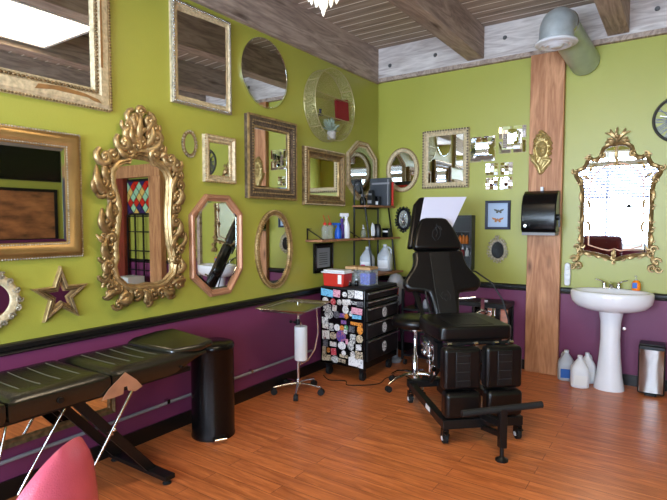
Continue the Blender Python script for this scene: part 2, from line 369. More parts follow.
# rear (street) wall with two window openings
WN = [(0.45, 2.75), (3.25, 5.55)]; WZ0, WZ1 = 0.85, 3.05
g = G(); g.box(-0.1, XR + .1, YR - .1, YR, 0, WZ0); g.mi = 1
g.box(-0.1, XR + .1, YR - .1, YR, WZ1, HC); g.box(-0.1, WN[0][0], YR - .1, YR, WZ0, WZ1); g.box(WN[0][1], WN[1][0], YR - .1, YR, WZ0, WZ1); g.box(WN[1][1], XR + .1, YR - .1, YR, WZ0, WZ1)
struct(g.build('wall_rear', ['paint_purple', 'paint_green'], smooth=False))
for i, (a, b2) in enumerate(WN):
    t = bpy.data.objects.new('window_%d' % (i + 1), None); COL.objects.link(t); t.location = (a, YR, WZ0); struct(t)
    W_ = b2 - a; H_ = WZ1 - WZ0; g = G()
    for q in ((0, W_, 0, .05), (0, W_, H_ - .05, H_), (0, .05, .05, H_ - .05), (W_ - .05, W_, .05, H_ - .05), (W_ / 2 - .025, W_ / 2 + .025, .05, H_ - .05)): g.box(q[0], q[1], -.07, -.01, q[2], q[3])
    g.build('window_frame', 'cabinet_white', t, smooth=False)
    G().box(.05, W_ - .05, -.045, -.04, .05, H_ - .05).build('pane', 'window_pane', t, smooth=False)
    bl = thing('window_blind', ('raised white blind on the street window away from the tattoo area' if i else 'white slatted blind drawn over the street window facing the sink'), 'blind', (a, YR + .03, WZ0))
    G().box(0, W_, 0, .05, H_ - .36, H_ - .24).build('head_rail', 'pale_box', bl, smooth=False)
    if i: continue
    g = G()
    for k in range(40):
        z = H_ - .40 - k * .07
        if z < .1: break
        mt = Matrix.Translation((0, .02, z)) @ Matrix.Rotation(math.radians(48 if k < 10 else 5), 4, 'X'); sw = .034; g.box(.01, W_ - .01, -sw, sw, -.0012, .0012, mt)
    g.build('slats', 'blind', bl, smooth=False)
# chair rail and baseboards
def rail_prof(g, along, z0, z1, a, b2):
    P = [(0, z0), (.012, z0), (.02, z0 + .008), (.014, z0 + .02), (.03, z0 + .028), (.03, z1 - .012), (.022, z1 - .004), (0, z1)]
    if along == 'y': g.prism([(d, z) for d, z in P], a, b2, 'xz')
    else: g.prism([(-d, z) for d, z in P], a, b2, 'yz')
g = G(); rail_prof(g, 'y', .78, .845, YR, 0); struct(g.build('trim_1', 'black_trim', smooth=False))
g = G(); rail_prof(g, 'x', .80, .862, 0.03, 1.722); struct(g.build('trim_2', 'black_trim', smooth=False))
g = G(); rail_prof(g, 'x', .80, .862, 2.03, XR); struct(g.build('trim_3', 'black_trim', smooth=False))
plane_box('baseboard_left', 0, .012, YR, 0, 0, .10, 'black_trim')
plane_box('baseboard_back', .012, 1.722, -.012, 0, 0, .10, 'black_trim')
plane_box('baseboard_back', 2.03, XR, -.012, 0, 0, .10, 'black_trim')
# ceiling timbers
o = plane_box('trim_4', 0, .022, YR, -.04, 3.105, HC, 'beam_wood')
o = plane_box('trim_5', 0, .035, YR, -.04, 3.085, 3.105, 'beam_wood')
g = G(); g.box(.0, XR, -.04, 0, 3.145, HC); struct(g.build('trim_6', 'whitewashed_wood', smooth=False))
g = G(); g.box(.0, XR, -.05, 0, 3.10, 3.145); struct(g.build('trim_7', 'beam_wood', smooth=False))  # darker strip added in place of the shadow line under the whitewashed board
for k, (xa, xb) in enumerate([(1.085, 1.255), (2.375, 2.545), (3.665, 3.835), (4.955, 5.125)]):
    struct(G().box(xa, xb, YR, -.04, 3.16, HC).build('trim_%d' % (8 + k), 'beam_wood', smooth=False, bevel=.006, seg=2))
g = G(); g.box(1.722, 2.03, -.07, 0, 0, 3.10); struct(g.build('trim_12', 'post_wood', smooth=False, bevel=.006, seg=2))
# bolts and steel hanger plates in the whitewashed board
for (x, z) in [(.17, 3.27), (.72, 3.29), (1.46, 3.33), (2.05, 3.34), (2.75, 3.32)]:
    o = G().cyl((x, -.04, z), (x, -.052, z), .022, .016, 12).build('beam_bolt', 'pewter'); tag(o, {.17: 'dark bolt head in the whitewashed board nearest the corner', .72: 'dark bolt head in the whitewashed board between corner and middle beam', 1.46: 'dark bolt head just right of the middle ceiling beam', 2.05: 'dark bolt head beside the ventilation duct', 2.75: 'dark bolt head right of the right-hand ceiling beam'}[x], 'bolt')
# electrical conduit along the purple left wall
t = thing('conduit', 'thin grey conduit pipe running low along the purple left wall', 'pipe', (0, 0, 0))
G().cyl((.02, -5.6, .20), (.02, -1.35, .235), .011, n=10).build('pipe', 'grey_plastic', t)
for y in (-4.3, -3.05, -2.2): G().box(.0, .034, y - .012, y + .012, .195 + (y + 5.6) * .0082, .225 + (y + 5.6) * .0082).build('clip', 'steel', t, smooth=False)

# ================================================================== LEFT WALL MIRRORS
def wall_thing(name, label, cat, side, u, z): return thing(name, label, cat, ((.0, u, z) if side == 'L' else (u, .0, z)), LEFT if side == 'L' else BACK)
GRP = None
# big cream mirror, top left
t = wall_thing('wall_mirror', 'large cream and gold framed mirror with worn brown patches at the top left', 'mirror', 'L', -4.0, 2.175)
inn = rect(-.46, .447, .125, .80); g = G(); frame_sweep(g, inn, [(0, 0), (0, .018), (.012, .034), (.03, .03), (.045, .05), (.095, .044), (.112, .028), (.12, .03), (.125, 0)]); g.build('frame', 'cream_frame', t, smooth=False)
for q in ((.024, .036, .011, .022), (.120, .03, .0075, .018)): g = G(); beads(g, inn, *q); g.build('carved_edge', 'gold_brown', t)
g = G(); g.prism([(.10, .045), (.20, .060), (.40, .055), (.44, .04), (.49, .035), (.47, .055), (.38, .075), (.25, .085), (.12, .075)], -.049, -.0505); g.prism([(.49, .25), (.505, .25), (.503, .70), (.492, .72)], -.049, -.0505); g.build('worn_patch', 'worn_brown', t, smooth=False)
glass(t, inn)
# gold mirror, mid left
t = wall_thing('wall_mirror', 'wide smooth gold framed mirror with beaded edges below the cream mirror', 'mirror', 'L', -4.0, 1.302)
inn = rect(-.46, .272, .078, .615); g = G(); frame_sweep(g, inn, [(0, 0), (0, .015), (.012, .018), (.022, .028), (.05, .046), (.072, .042), (.08, .028), (.089, .026), (.09, 0)]); g.build('frame', 'gold_smooth', t)
for q in ((.010, .021, .0055, .014), (.086, .028, .0065, .015)): g = G(); beads(g, inn, *q); g.build('beading', 'silver_gold', t)
glass(t, inn); bevel_strip(t, inn, .018)
# ornate baroque mirror
t = wall_thing('baroque_mirror', 'tall ornate gold baroque mirror with scrolled leaves and floral crest', 'mirror', 'L', -3.215, .915)
GLS = [(-.196, 1.803), (-.164, 1.847), (-.118, 1.864), (-.089, 1.865), (-.07, 1.903), (-.04, 1.922), (-.01, 1.931), (.025, 1.925), (.051, 1.915), (.081, 1.871), (.10, 1.867), (.135, 1.862), (.172, 1.831), (.193, 1.784), (.191, 1.715), (.181, 1.618), (.175, 1.55), (.177, 1.454), (.184, 1.358), (.202, 1.273), (.222, 1.21), (.209, 1.146), (.149, 1.095), (.083, 1.081), (.011, 1.092), (-.051, 1.083), (-.127, 1.096), (-.183, 1.149), (-.198, 1.209), (-.182, 1.264), (-.186, 1.341), (-.178, 1.399), (-.166, 1.487), (-.156, 1.575), (-.162, 1.634), (-.176, 1.684), (-.194, 1.734)]
GLS = [(x, z - .915) for x, z in GLS]
g = G(); frame_sweep(g, GLS, [(0, 0), (0, .02), (.006, .03), (.014, .028), (.024, .045), (.04, .042), (.05, .028), (.052, 0)], 1.4); g.build('frame', 'gold_bright', t)
glass(t, GLS)
g = G(); frame_sweep(g, GLS, [(.035, .0), (.035, .020), (.060, .024), (.080, .014), (.084, 0)], 1.3); g.prism(ccw([(-.13, .99), (.13, .98), (.115, 1.10), (.07, 1.21), (.0, 1.28), (-.06, 1.24), (-.11, 1.17), (-.14, 1.07)]), 0, -.016); g.build('carved_backing', 'gold_brown', t)
g = G()
for (x, z, R, a, d) in [(-.018, 2.21, .034, 0, 1), (-.078, 2.165, .045, 1.5, 1), (.042, 2.165, .045, 1.6, -1), (-.122, 2.11, .035, 2.5, 1), (-.102, 2.062, .05, .5, -1), (-.028, 2.121, .03, 1, 1), (-.015, 2.019, .032, 4, 1), (.088, 2.122, .04, .5, -1), (.094, 2.063, .05, 2.5, 1),
                        (-.15, 1.995, .05, 2.2, 1), (-.046, 1.985, .036, 5, -1), (.05, 2.02, .036, 4.2, 1), (.124, 1.992, .045, .3, -1), (-.105, 1.944, .035, 3.5, 1), (.085, 1.946, .04, 5.5, -1), (-.285, 1.893, .05, 2, 1), (-.224, 1.915, .04, .4, -1), (.205, 1.925, .045, 2.6, 1), (.258, 1.895, .045, .6, -1)]:
    scroll(g, x, z - .915, R * 1.1, a, 1.35, d, .40, .035, ns=8)
for (a, b2, c, d, k, wd) in [(-.02, 1.99, -.02, 2.2, .1, .026), (.0, 1.98, .05, 2.15, -.2, .024), (-.03, 1.98, -.09, 2.13, .25, .024), (.02, 1.97, .12, 2.07, -.25, .024), (-.06, 1.96, -.15, 2.05, .25, .024), (-.10, 1.93, -.20, 1.97, .3, .024), (.11, 1.93, .18, 1.92, .3, .024), (-.04, 2.05, .03, 2.10, .2, .02), (.03, 2.05, .09, 2.17, .2, .02), (-.07, 2.06, -.12, 2.17, -.2, .02)]:
    leaf(g, a, b2 - .915, c, d - .915, k, wd * 1.25, .045, 10, 8)
g.build('crest', 'gold_bright', t)
g = G()
for (x, z, R, a, d) in [(-.288, 1.74, .04, 2, 1), (-.30, 1.68, .034, 3.6, 1), (-.25, 1.668, .032, 1.5, -1), (.282, 1.82, .035, 1, -1), (.288, 1.75, .036, 5, 1), (.276, 1.68, .034, 5.2, -1), (-.275, 1.495, .04, 1.6, 1), (-.235, 1.56, .034, 2.4, -1), (-.30, 1.405, .026, 3.3, 1), (-.24, 1.39, .036, 4.4, -1),
                        (-.295, 1.274, .03, 3, 1), (-.265, 1.222, .036, 4.5, -1), (-.295, 1.16, .034, 3, 1), (-.27, 1.10, .034, 3.4, -1), (-.275, 1.045, .03, 3.6, 1), (-.22, 1.07, .034, 4.6, -1), (-.21, .972, .032, 3.2, 1), (-.15, 1.005, .04, 5, -1), (-.069, 1.02, .036, 4.2, 1), (.007, .965, .034, 4.7, 1), (.06, 1.01, .036, 5.5, -1),
                        (.11, 1.01, .036, 5, 1), (.20, 1.0, .036, 5.6, -1), (.27, 1.045, .034, 5.8, 1), (.295, 1.09, .03, 0, -1), (.295, 1.17, .034, 5.8, 1), (.25, 1.235, .034, .6, -1), (.295, 1.296, .03, .2, 1), (.31, 1.41, .026, 0, -1), (.252, 1.50, .038, 1.2, 1), (.255, 1.595, .034, .8, -1)]:
    scroll(g, x, z - .915, R * 1.12, a, 1.25, d, .41, .028, ns=8)
for (a, b2, c, d, k, wd) in [(-.23, 1.66, -.33, 1.84, .25, .032), (-.235, 1.72, -.27, 1.87, .2, .026), (-.31, 1.66, -.335, 1.78, .3, .02), (-.22, 1.42, -.30, 1.58, .3, .028), (-.21, 1.46, -.24, 1.63, .2, .026), (-.23, 1.26, -.27, 1.40, .35, .028), (-.27, 1.38, -.345, 1.42, .2, .018), (-.24, 1.16, -.28, 1.26, .3, .024),
                         (.25, 1.60, .28, 1.74, -.25, .028), (.25, 1.66, .30, 1.85, .2, .024), (.23, 1.38, .27, 1.52, -.25, .026), (.23, 1.27, .30, 1.42, .25, .022), (.25, 1.30, .335, 1.42, -.2, .018), (.23, 1.12, .29, 1.24, -.3, .024), (.12, 1.05, .23, 1.01, -.25, .026), (.20, 1.03, .33, 1.07, .25, .018), (-.10, 1.05, -.22, 1.0, .3, .028), (-.18, 1.04, -.30, 1.02, -.2, .02), (-.05, 1.05, .0, .94, .3, .024), (.04, 1.05, .02, .94, -.3, .022),
                         (-.24, 1.85, -.20, 1.95, .2, .022), (.21, 1.83, .27, 1.93, .2, .022)]:
    leaf(g, a, b2 - .915, c, d - .915, k, wd * 1.35, .034, 10, 8)
for p, nn, d in resample(GLS, .045, .066, 1.4):
    if p.y < .98: leaf(g, p.x - nn.x * .02 - d.x * .02, p.y - nn.y * .02 - d.y * .02, p.x + nn.x * .02 + d.x * .02, p.y + nn.y * .02 + d.y * .02, .2, .018, .03, 6, 5)
g.build('scrollwork', 'gold', t)
# small oval
def oval_mirror(label, side, cx, cz, a, b2, wd, m, h=.03, ring=None, rs=.014, deco='beads', gls='mirror_glass'):
    t = wall_thing('oval_mirror', label, 'mirror', side, cx, cz - b2); ia, ib = a - wd, b2 - wd; inn = ellipse(0, b2, ia, ib, 48); g = G()
    frame_sweep(g, inn, [(0, 0), (0, .014), (wd * .15, h * .75), (wd * .3, h * .7), (wd * .55, h), (wd * .85, h * .8), (wd, h * .5), (wd, 0)]); g.build('frame', m, t)
    if ring:
        g = G()
        if deco == 'beads':
            beads(g, inn, wd * .9, h * .75, rs * .5, rs * 1.2); g.build('ornament', ring, t); g = G(); beads(g, inn, wd * .1, h * .7, rs * .35, rs)
        else:
            for k, (p, nn, d) in enumerate(resample(inn, rs * 2.3, wd * .85)): scroll(g, p.x, p.y, rs, k * 2.4, 1.1, 1 if k % 2 else -1, .38, h * .7, 9, 5)
        g.build('ornament', ring, t)
    glass(t, inn, m=gls); return t
oval_mirror('tiny oval mirror in ornate pewter frame beside the baroque crest', 'L', -2.81, 2.058, .066, .094, .022, 'gold_brown', .018, 'silver_gold', .010, 'scroll')
# small rect
def rect_mirror(label, side, u0, u1, z0, z1, prof, m, bl=None, gb=0, name='wall_mirror', deco=None, dm=None, rims=None, rm=None, yaw=0.0):
    cx = (u0 + u1) / 2; wd = prof[-1][0]; t = wall_thing(name, label, 'mirror', side, cx, z0)
    hw = (u1 - u0) / 2 - wd; inn = rect(-hw, hw, wd, z1 - z0 - wd); g = G(); frame_sweep(g, inn, prof); g.build('frame', m, t, smooth=False)
    for (o0, o1, h) in rims or []: g = G(); frame_sweep(g, inn, [(o0, h - .012), (o0, h), ((o0 + o1) / 2, h + .004), (o1, h), (o1, h - .012)]); g.build('gilt_rim', rm, t, smooth=False)
    if deco:
        for (o, h, r, st) in deco: g = G(); beads(g, inn, o, h, r * 1.2, st * 1.15); g.build('carved_edge', dm, t)
    gl = glass(t, inn); gl.rotation_euler = (0, 0, yaw); gl.location = (0, -.006 if yaw else 0, 0)
    if gb: bevel_strip(t, inn, gb)
    return t
rect_mirror('small cream and gold rectangular mirror reflecting the clock', 'L', -2.684, -2.364, 1.794, 2.150, [(0, 0), (0, .016), (.012, .024), (.024, .018), (.036, .04), (.05, .036), (.056, 0)], 'cream_frame', deco=[(.052, .034, .006, .016), (.006, .022, .0045, .014)], dm='gold_bright')
rect_mirror('tall silver and cream framed mirror touching the ceiling timber', 'L', -2.965, -2.410, 2.330, 3.035, [(0, 0), (0, .016), (.010, .018), (.02, .028), (.032, .026), (.040, .038), (.054, .034), (.058, 0)], 'cream_frame', deco=[(.046, .038, .0075, .017)], dm='steel', rims=[(.052, .060, .034)], rm='silver_gold', yaw=math.radians(-3.2))
# frameless round mirror
t = wall_thing('round_mirror', 'frameless round mirror reflecting the ceiling beams', 'mirror', 'L', -1.987, 2.459)
glass(t, ellipse(0, .292, .287, .287, 64), .016); g = G(); frame_sweep(g, ellipse(0, .292, .287, .287, 64), [(-.008, .016), (-.008, .0175), (.003, .015), (.003, .0)]); g.build('bevelled_edge', 'mirror_bevel', t)
# carved dark mirror with gold edge
rect_mirror('dark brown carved mirror with gold beaded rim under the round mirror', 'L', -2.236, -1.604, 1.690, 2.378, [(0, 0), (0, .018), (.014, .03), (.03, .034), (.06, .052), (.082, .05), (.095, .04), (.098, 0)], 'dark_carved', deco=[(.010, .028, .007, .016), (.050, .052, .006, .020)], dm='gold_bright', gb=.01, rims=[(.084, .102, .048), (.0, .006, .022)], rm='gold_bright')
# octagonal copper mirror
t = wall_thing('octagonal_mirror', 'octagonal copper-toned wood mirror reflecting the sink', 'mirror', 'L', -2.555, .921)
OC = ccw([(-.269, .625), (-.115, .782), (.120, .780), (.267, .640), (.265, .186), (.125, .005), (-.080, .0), (-.267, .158)]); nn = normals(OC); inn = [(p[0] - q.x * .052, p[1] - q.y * .052) for p, q in zip(OC, nn)]
g = G(); frame_sweep(g, inn, [(0, 0), (0, .014), (.01, .02), (.014, .018), (.026, .034), (.040, .034), (.046, .026), (.052, .024), (.052, 0)]); g.build('frame', 'copper_frame', t, smooth=False)
glass(t, inn); bevel_strip(t, inn, .014)
# oval gold
oval_mirror('tall oval gold mirror with beaded rim above the black rail', 'L', -1.885, 1.250, .243, .345, .045, 'gold', .034, 'gold_bright', .02)
# small gold rect near the corner
rect_mirror('square gold and brown mirror above the squeeze bottle shelf', 'L', -1.469, -.772, 1.655, 2.208, [(0, 0), (0, .016), (.012, .024), (.03, .022), (.055, .05), (.085, .046), (.098, .03), (.1, 0)], 'gold_brown', deco=[(.090, .040, .007, .020)], dm='cream_frame', rims=[(.0, .012, .024), (.052, .062, .050)], rm='gold_bright')
# elongated octagon near corner
t = wall_thing('octagonal_mirror', 'elongated octagonal cream-gold mirror beside the room corner', 'mirror', 'L', -.385, 1.727)
OC = ccw([(-.314, .16), (-.314, .50), (-.10, .655), (.10, .655), (.314, .50), (.314, .16), (.10, .0), (-.10, .0)]); nn = normals(OC); inn = [(p[0] - q.x * .07, p[1] - q.y * .07) for p, q in zip(OC, nn)]
g = G(); frame_sweep(g, inn, [(0, 0), (0, .014), (.012, .02), (.03, .02), (.045, .034), (.065, .03), (.07, 0)]); g.build('frame', 'cream_frame', t, smooth=False)
for q in ((.02, .024, .008, .018), (.06, .032, .006, .016)): g = G(); beads(g, inn, *q); g.build('carved_edge', 'gold', t); glass(t, inn)
# star mirror
t = wall_thing('star_mirror', 'five-pointed star mirror with brown and gold frame', 'mirror', 'L', -3.76, .915)
cz = .150; outer = []
SP = [(-3.774, 1.243), (-3.61, 1.124), (-3.67, .932), (-3.879, .926), (-3.938, 1.122)]; SP = [(y + 3.76, z - .915) for y, z in SP]
cx = sum(p[0] for p in SP) / 5; czz = sum(p[1] for p in SP) / 5
for i in range(5):
    a = SP[i]; b2 = SP[(i + 1) % 5]; outer.append(a); mx_, mz_ = (a[0] + b2[0]) / 2, (a[1] + b2[1]) / 2; outer.append((cx + (mx_ - cx) * .50, czz + (mz_ - czz) * .50))
sc = lambda k: [(cx + (x - cx) * k, czz + (z - czz) * k) for x, z in outer]
def ring_layers(g, ks):
    rings = [[g.b.verts.new((x, -h, z)) for x, z in sc(k)] for k, h in ks]; rings.append(rings[0])
    for a, b2 in zip(rings, rings[1:]):
        for k in range(10): g._f([a[k], a[(k + 1) % 10], b2[(k + 1) % 10], b2[k]])
g = G(); ring_layers(g, [(.46, 0), (.46, .02), (.54, .026), (.60, .022), (.85, .034), (.88, .034), (.93, .026), (.93, 0)]); g.build('frame', 'gold_brown', t, smooth=False)
g = G(); ring_layers(g, [(.93, 0), (.93, .03), (.98, .028), (1.0, 0)]); ring_layers(g, [(.43, .0), (.43, .02), (.46, .024), (.47, .0)]); ring_layers(g, [(.66, .02), (.66, .032), (.70, .034), (.72, .02)]); g.build('gilt_edge', 'gold_bright', t, smooth=False)
g = G(); g.prism(ccw(sc(.45)), -.004, -.010); g.build('mirror_glass', 'mirror_glass', t, smooth=False)
# ornate mirror cut by the left picture edge
oval_mirror('ornate pale-gold scalloped mirror left of the star', 'L', -4.22, 1.083, .225, .17, .05, 'cream_frame', .03, 'silver_gold', .022, 'scroll')
# long low mirror on the purple wall behind the bench
t = wall_thing('long_mirror', 'long low gold-brown framed mirror on purple wall behind the bench', 'mirror', 'L', -4.2, .290)
inn = rect(-.7, .70, .035, .30); g = G(); frame_sweep(g, inn, [(0, 0), (0, .014), (.01, .024), (.025, .02), (.04, .034), (.044, 0)]); g.build('frame', 'gold_brown', t, smooth=False); glass(t, inn)

# round wire shelf with its contents
t = thing('wire_shelf', 'round gold wire wall shelf with mesh back and two levels', 'shelf', (0, -1.10, 2.29), LEFT)
R = .345; D = .14; g = G(); C0 = R
def circ(y, r, n=48): return [(r * math.cos(2 * PI * k / n), y, C0 + r * math.sin(2 * PI * k / n)) for k in range(n + 1)]
g.tube(circ(-D, R), .0045, 6); g.tube(circ(-.01, R), .0045, 6)
for a in (0.6, 2.54, 3.9, 5.5): g.tube([(R * math.cos(a), -.01, C0 + R * math.sin(a)), (R * math.cos(a), -D, C0 + R * math.sin(a))], .004, 6)
for zz in (C0 + .07, C0 - .13):
    hw = math.sqrt(R * R - (zz - C0) ** 2)
    g.tube([(-hw, -D, zz), (hw, -D, zz)], .004, 6)
g.build('rings', 'wire_gold', t)
g = G(); cc = [(R * math.cos(2 * PI * k / 48), C0 + R * math.sin(2 * PI * k / 48)) for k in range(48)]
for k in range(48):
    a = cc[k]; b2 = cc[(k + 1) % 48]; g.quad((a[0], -.01, a[1]), (b2[0], -.01, b2[1]), (b2[0], -D, b2[1]), (a[0], -D, a[1]))
g._f([g.b.verts.new((x, -.008, z)) for x, z in cc])
for zz in (C0 + .07, C0 - .13):
    hw = math.sqrt(R * R - (zz - C0) ** 2); g.quad((-hw, -.01, zz), (hw, -.01, zz), (hw, -D, zz), (-hw, -D, zz))
g.build('mesh', 'wire_mesh', t, smooth=False)
zb = 2.29 + C0 - .13
t = thing('book', 'maroon book leaning on the round wire shelf', 'book', (.085, -.90, zb + .006), LEFT)
mt = Matrix.Rotation(math.radians(-6), 4, 'Y') @ Matrix.Rotation(math.radians(-14), 4, 'Z'); G().box(-.085, .085, -.012, .012, 0.008, .215, mt).build('cover', 'dark_red', t, smooth=False)
G().box(-.083, .075, -.009, .009, .206, .219, mt).build('pages', 'copper_frame', t, smooth=False)
t = thing('potted_succulent', 'small pale succulent in a grey pot on the wire shelf', 'plant', (.08, -1.09, 2.29 + .012), LEFT)
G().lathe([(.03, .002), (.04, .01), (.046, .08), (.04, .085), (.038, .07)], n=16).build('pot', 'pot_grey', t)
g = G()
for k in range(90):
    a = random.uniform(0, 2 * PI); e = random.uniform(.1, 1.4); r = random.uniform(.05, .14); p = Vector((math.cos(a) * math.cos(e) * r * 1.25, math.sin(a) * math.cos(e) * r * .6, .09 + math.sin(e) * r)); g.tube([(0, 0, .08), p * .6 + Vector((0, 0, .04)), p], [.003, .010, .002], 5)
g.build('leaves', 'leaf_green', t)
tag(G().lathe([(.03, 0), (.034, .004), (.034, .012), (.012, .02), (.01, .045), (.016, .06), (.0, .066)], n=16).build('trinket_dish', 'navy', loc=(.08, -1.28, zb + .004)), 'tiny dark glass dish on the left of the wire shelf', 'dish')

# ================================================================== BACK WALL ITEMS
oval_mirror('oval cream-gold mirror on back wall beside the corner', 'B', .325, 2.080, .205, .250, .052, 'cream_frame', .034, 'gold', .018)
rect_mirror('gold and dark checked rectangular mirror on the back wall', 'B', .575, 1.106, 1.855, 2.490, [(0, 0), (0, .016), (.016, .024), (.03, .022), (.04, .038), (.06, .036), (.066, 0)], 'cream_frame', deco=[(.052, .040, .009, .026)], dm='dark_carved')
# mosaic mirrors: framed panes set at different tilts
def mosaic(label, x0, z0, W_, mode):
    t = wall_thing('mosaic_mirror', label, 'mirror', 'B', x0 + W_ / 2, z0); h = W_ / 2; g = G()
    gap = .012
    for sx in (-1, 1):
        for sz in (-1, 1):
            a, b2 = (gap, h) if sx > 0 else (-h, -gap); c, d = (h + gap, W_) if sz > 0 else (0, h - gap); g.box(a, b2, -.008, 0, c, d)
    g.build('backing', 'cream_frame', t, smooth=False); rnd = random.Random(mode)
    def pane(a, b2, c, d, tx, ty, y=-.010):
        m_ = Matrix.Translation(((a + b2) / 2, y - .006, (c + d) / 2)) @ Matrix.Rotation(tx, 4, 'X') @ Matrix.Rotation(ty, 4, 'Z'); w2, h2 = (b2 - a) / 2 - .003, (d - c) / 2 - .003
        G().box(-w2, w2, -.003, .003, -h2, h2, m_).build('mirror_facet', 'mirror_glass', t, smooth=False)
    if mode == 1:
        c0, c1 = W_ * .24, W_ * .76
        pane(c0 - h, c1 - h, c0, c1, .03, .20, -.024); bw = .05
        for (a, b2, c, d, tx, ty) in [(c0 - h - bw, c1 - h + bw, c1, c1 + bw, .25, 0), (c0 - h - bw, c1 - h + bw, c0 - bw, c0, -.25, 0), (c0 - h - bw, c0 - h, c0, c1, 0, -.25), (c1 - h, c1 - h + bw, c0, c1, 0, .25)]: pane(a, b2, c, d, tx, ty, -.014)
    if mode == 2:
        for (a, b2, c, d) in [(-.04, .04, .09, .19), (-.09, -.045, .05, .2), (.045, .09, .09, .22), (-.04, .05, .20, .24), (-.05, .04, .04, .085)]: pane(a, b2, c, d, rnd.uniform(-.08, .08), rnd.uniform(.05, .3), -.018)
    n = 5 if mode < 3 else 9
    for sx in (-1, 1):
        for sz in (-1, 1):
            a, b2 = (gap, h) if sx > 0 else (-h, -gap); c, d = (h + gap, W_) if sz > 0 else (0, h - gap)
            if mode < 3:
                e = .035; pane(a + (e if sx < 0 else 0), b2 - (e if sx > 0 else 0), (d - e) if sz > 0 else c, d if sz > 0 else c + e, sz * .2, 0, -.008)
                pane((b2 - e) if sx > 0 else a, b2 if sx > 0 else a + e, c, d, 0, sx * .2, -.008); pane(a + (e if sx < 0 else 0), b2 - (e if sx > 0 else 0), c + (e if sz < 0 else 0), d - (e if sz > 0 else 0), rnd.uniform(-.05, .05), rnd.uniform(-.05, .3), -.006)
            else:
                for i in range(3):
                    for j in range(4):
                        x_0 = a + (b2 - a) * i / 3; z_0 = c + (d - c) * j / 4; pane(x_0, x_0 + (b2 - a) / 3, z_0, z_0 + (d - c) / 4, rnd.uniform(-.12, .12), rnd.uniform(-.1, .35), -.008)
mosaic('square faceted mirror with large square centre, left of the three', 1.112, 2.115, .262, 1)
mosaic('faceted square mirror with strips, topmost beside the wooden post', 1.410, 2.185, .268, 2)
mosaic('small-tiled mosaic square mirror below the other two', 1.284, 1.825, .27, 3)
# butterfly shadow box
t = wall_thing('butterfly_frame', 'dark blue framed pair of butterflies on pale blue ground', 'picture frame', 'B', 1.414, 1.414)
inn = rect(-.103, .103, .025, .27); g = G(); frame_sweep(g, inn, [(0, 0), (0, .03), (.02, .032), (.025, .028), (.025, 0)]); g.build('frame', 'navy', t, smooth=False)
G().box(-.103, .103, -.008, -.002, .025, .27).build('picture', 'art_blue', t, smooth=False)
def butterfly(cx, cz, s_, m):
    g = G()
    for k in (-1, 1):
        g.prism([(cx, cz), (cx + k * s_ * .4, cz + s_ * .25), (cx + k * s_, cz + s_ * .38), (cx + k * s_ * .85, cz + s_ * .05), (cx + k * s_ * .5, cz - s_ * .08), (cx + k * s_ * .55, cz - s_ * .42), (cx + k * s_ * .2, cz - s_ * .45)], -.012, -.014)
    g.tube([(cx, -.014, cz - s_ * .3), (cx, -.016, cz + s_ * .25)], [.002, .004], 6); g.build('butterfly', m, t, smooth=False)
butterfly(.01, .19, .052, 'wing_grey'); butterfly(.0, .10, .06, 'wing_orange')
# small ornate dark mirror
t = wall_thing('ornate_mirror', 'small oval tarnished ornate mirror with dark glass below the butterflies', 'mirror', 'B', 1.417, 1.045)
el = [(a * (1 + .06 * (z < .13)), z) for a, z in ellipse(0, .155, .062, .085, 32)]; g = G(); frame_sweep(g, el, [(0, 0), (0, .012), (.01, .02), (.022, .018), (.026, 0)]); g.build('frame', 'silver_gold', t)
glass(t, el, m='black_gloss'); g = G()
for k, (p, nn_, d) in enumerate(resample(el, .034, .034)): scroll(g, p.x, p.y, .015, k * 1.9, 1.1, 1 if k % 2 else -1, .36, .016, 9, 5)
for q in (-.02, .0, .02): leaf(g, q * .4, .265, q, .31, .1, .010, .02, 6, 5)
g.build('scrollwork', 'silver_gold', t)
# black ornate oval plaque
t = wall_thing('ornate_plaque', 'black ornate oval frame with silver centre left of the tattoo chair', 'frame', 'B', .342, 1.355)
el = ellipse(0, .165, .058, .10, 36); g = G(); frame_sweep(g, el, [(0, 0), (0, .014), (.012, .024), (.026, .018), (.03, 0)]); g.build('frame', 'black_ornate', t); g = G()
for k, (p, nn_, d) in enumerate(resample(el, .036, .036)): scroll(g, p.x, p.y, .017, k * 1.9, 1.1, 1 if k % 2 else -1, .36, .018, 9, 5)
g.build('scrollwork', 'black_ornate', t); g = G(); g.prism(el, -.004, -.010)
for k in range(9): leaf(g, 0, .14, .045 * math.cos(k * .7), .165 + .08 * math.sin(k * .7), .15, .007, .014, 6, 5)
g.build('relief', 'steel', t)
# clock
t = wall_thing('wall_clock', 'openwork pewter wall clock with roman numerals at the right edge', 'clock', 'B', 2.941, 2.166)
cz = .204; g = G(); frame_sweep(g, ellipse(0, cz, .180, .180, 48), [(0, 0), (0, .02), (.012, .03), (.024, .02), (.024, 0)]); frame_sweep(g, ellipse(0, cz, .085, .085, 36), [(0, 0), (0, .02), (.012, .022), (.012, 0)])
g.build('ring', 'pewter', t); g = G(); ROM = ['XII', 'I', 'II', 'III', 'IIII', 'V', 'VI', 'VII', 'VIII', 'IX', 'X', 'XI']
def bar(a, r0, r1, o0, o1, wd=.008):
    ca, sa = math.sin(a), math.cos(a); px_, pz_ = math.cos(a), -math.sin(a)
    g.beam((ca * r0 + px_ * o0, -.012, cz + sa * r0 + pz_ * o0), (ca * r1 + px_ * o1, -.012, cz + sa * r1 + pz_ * o1), .01, wd, up=(px_, 0, pz_))
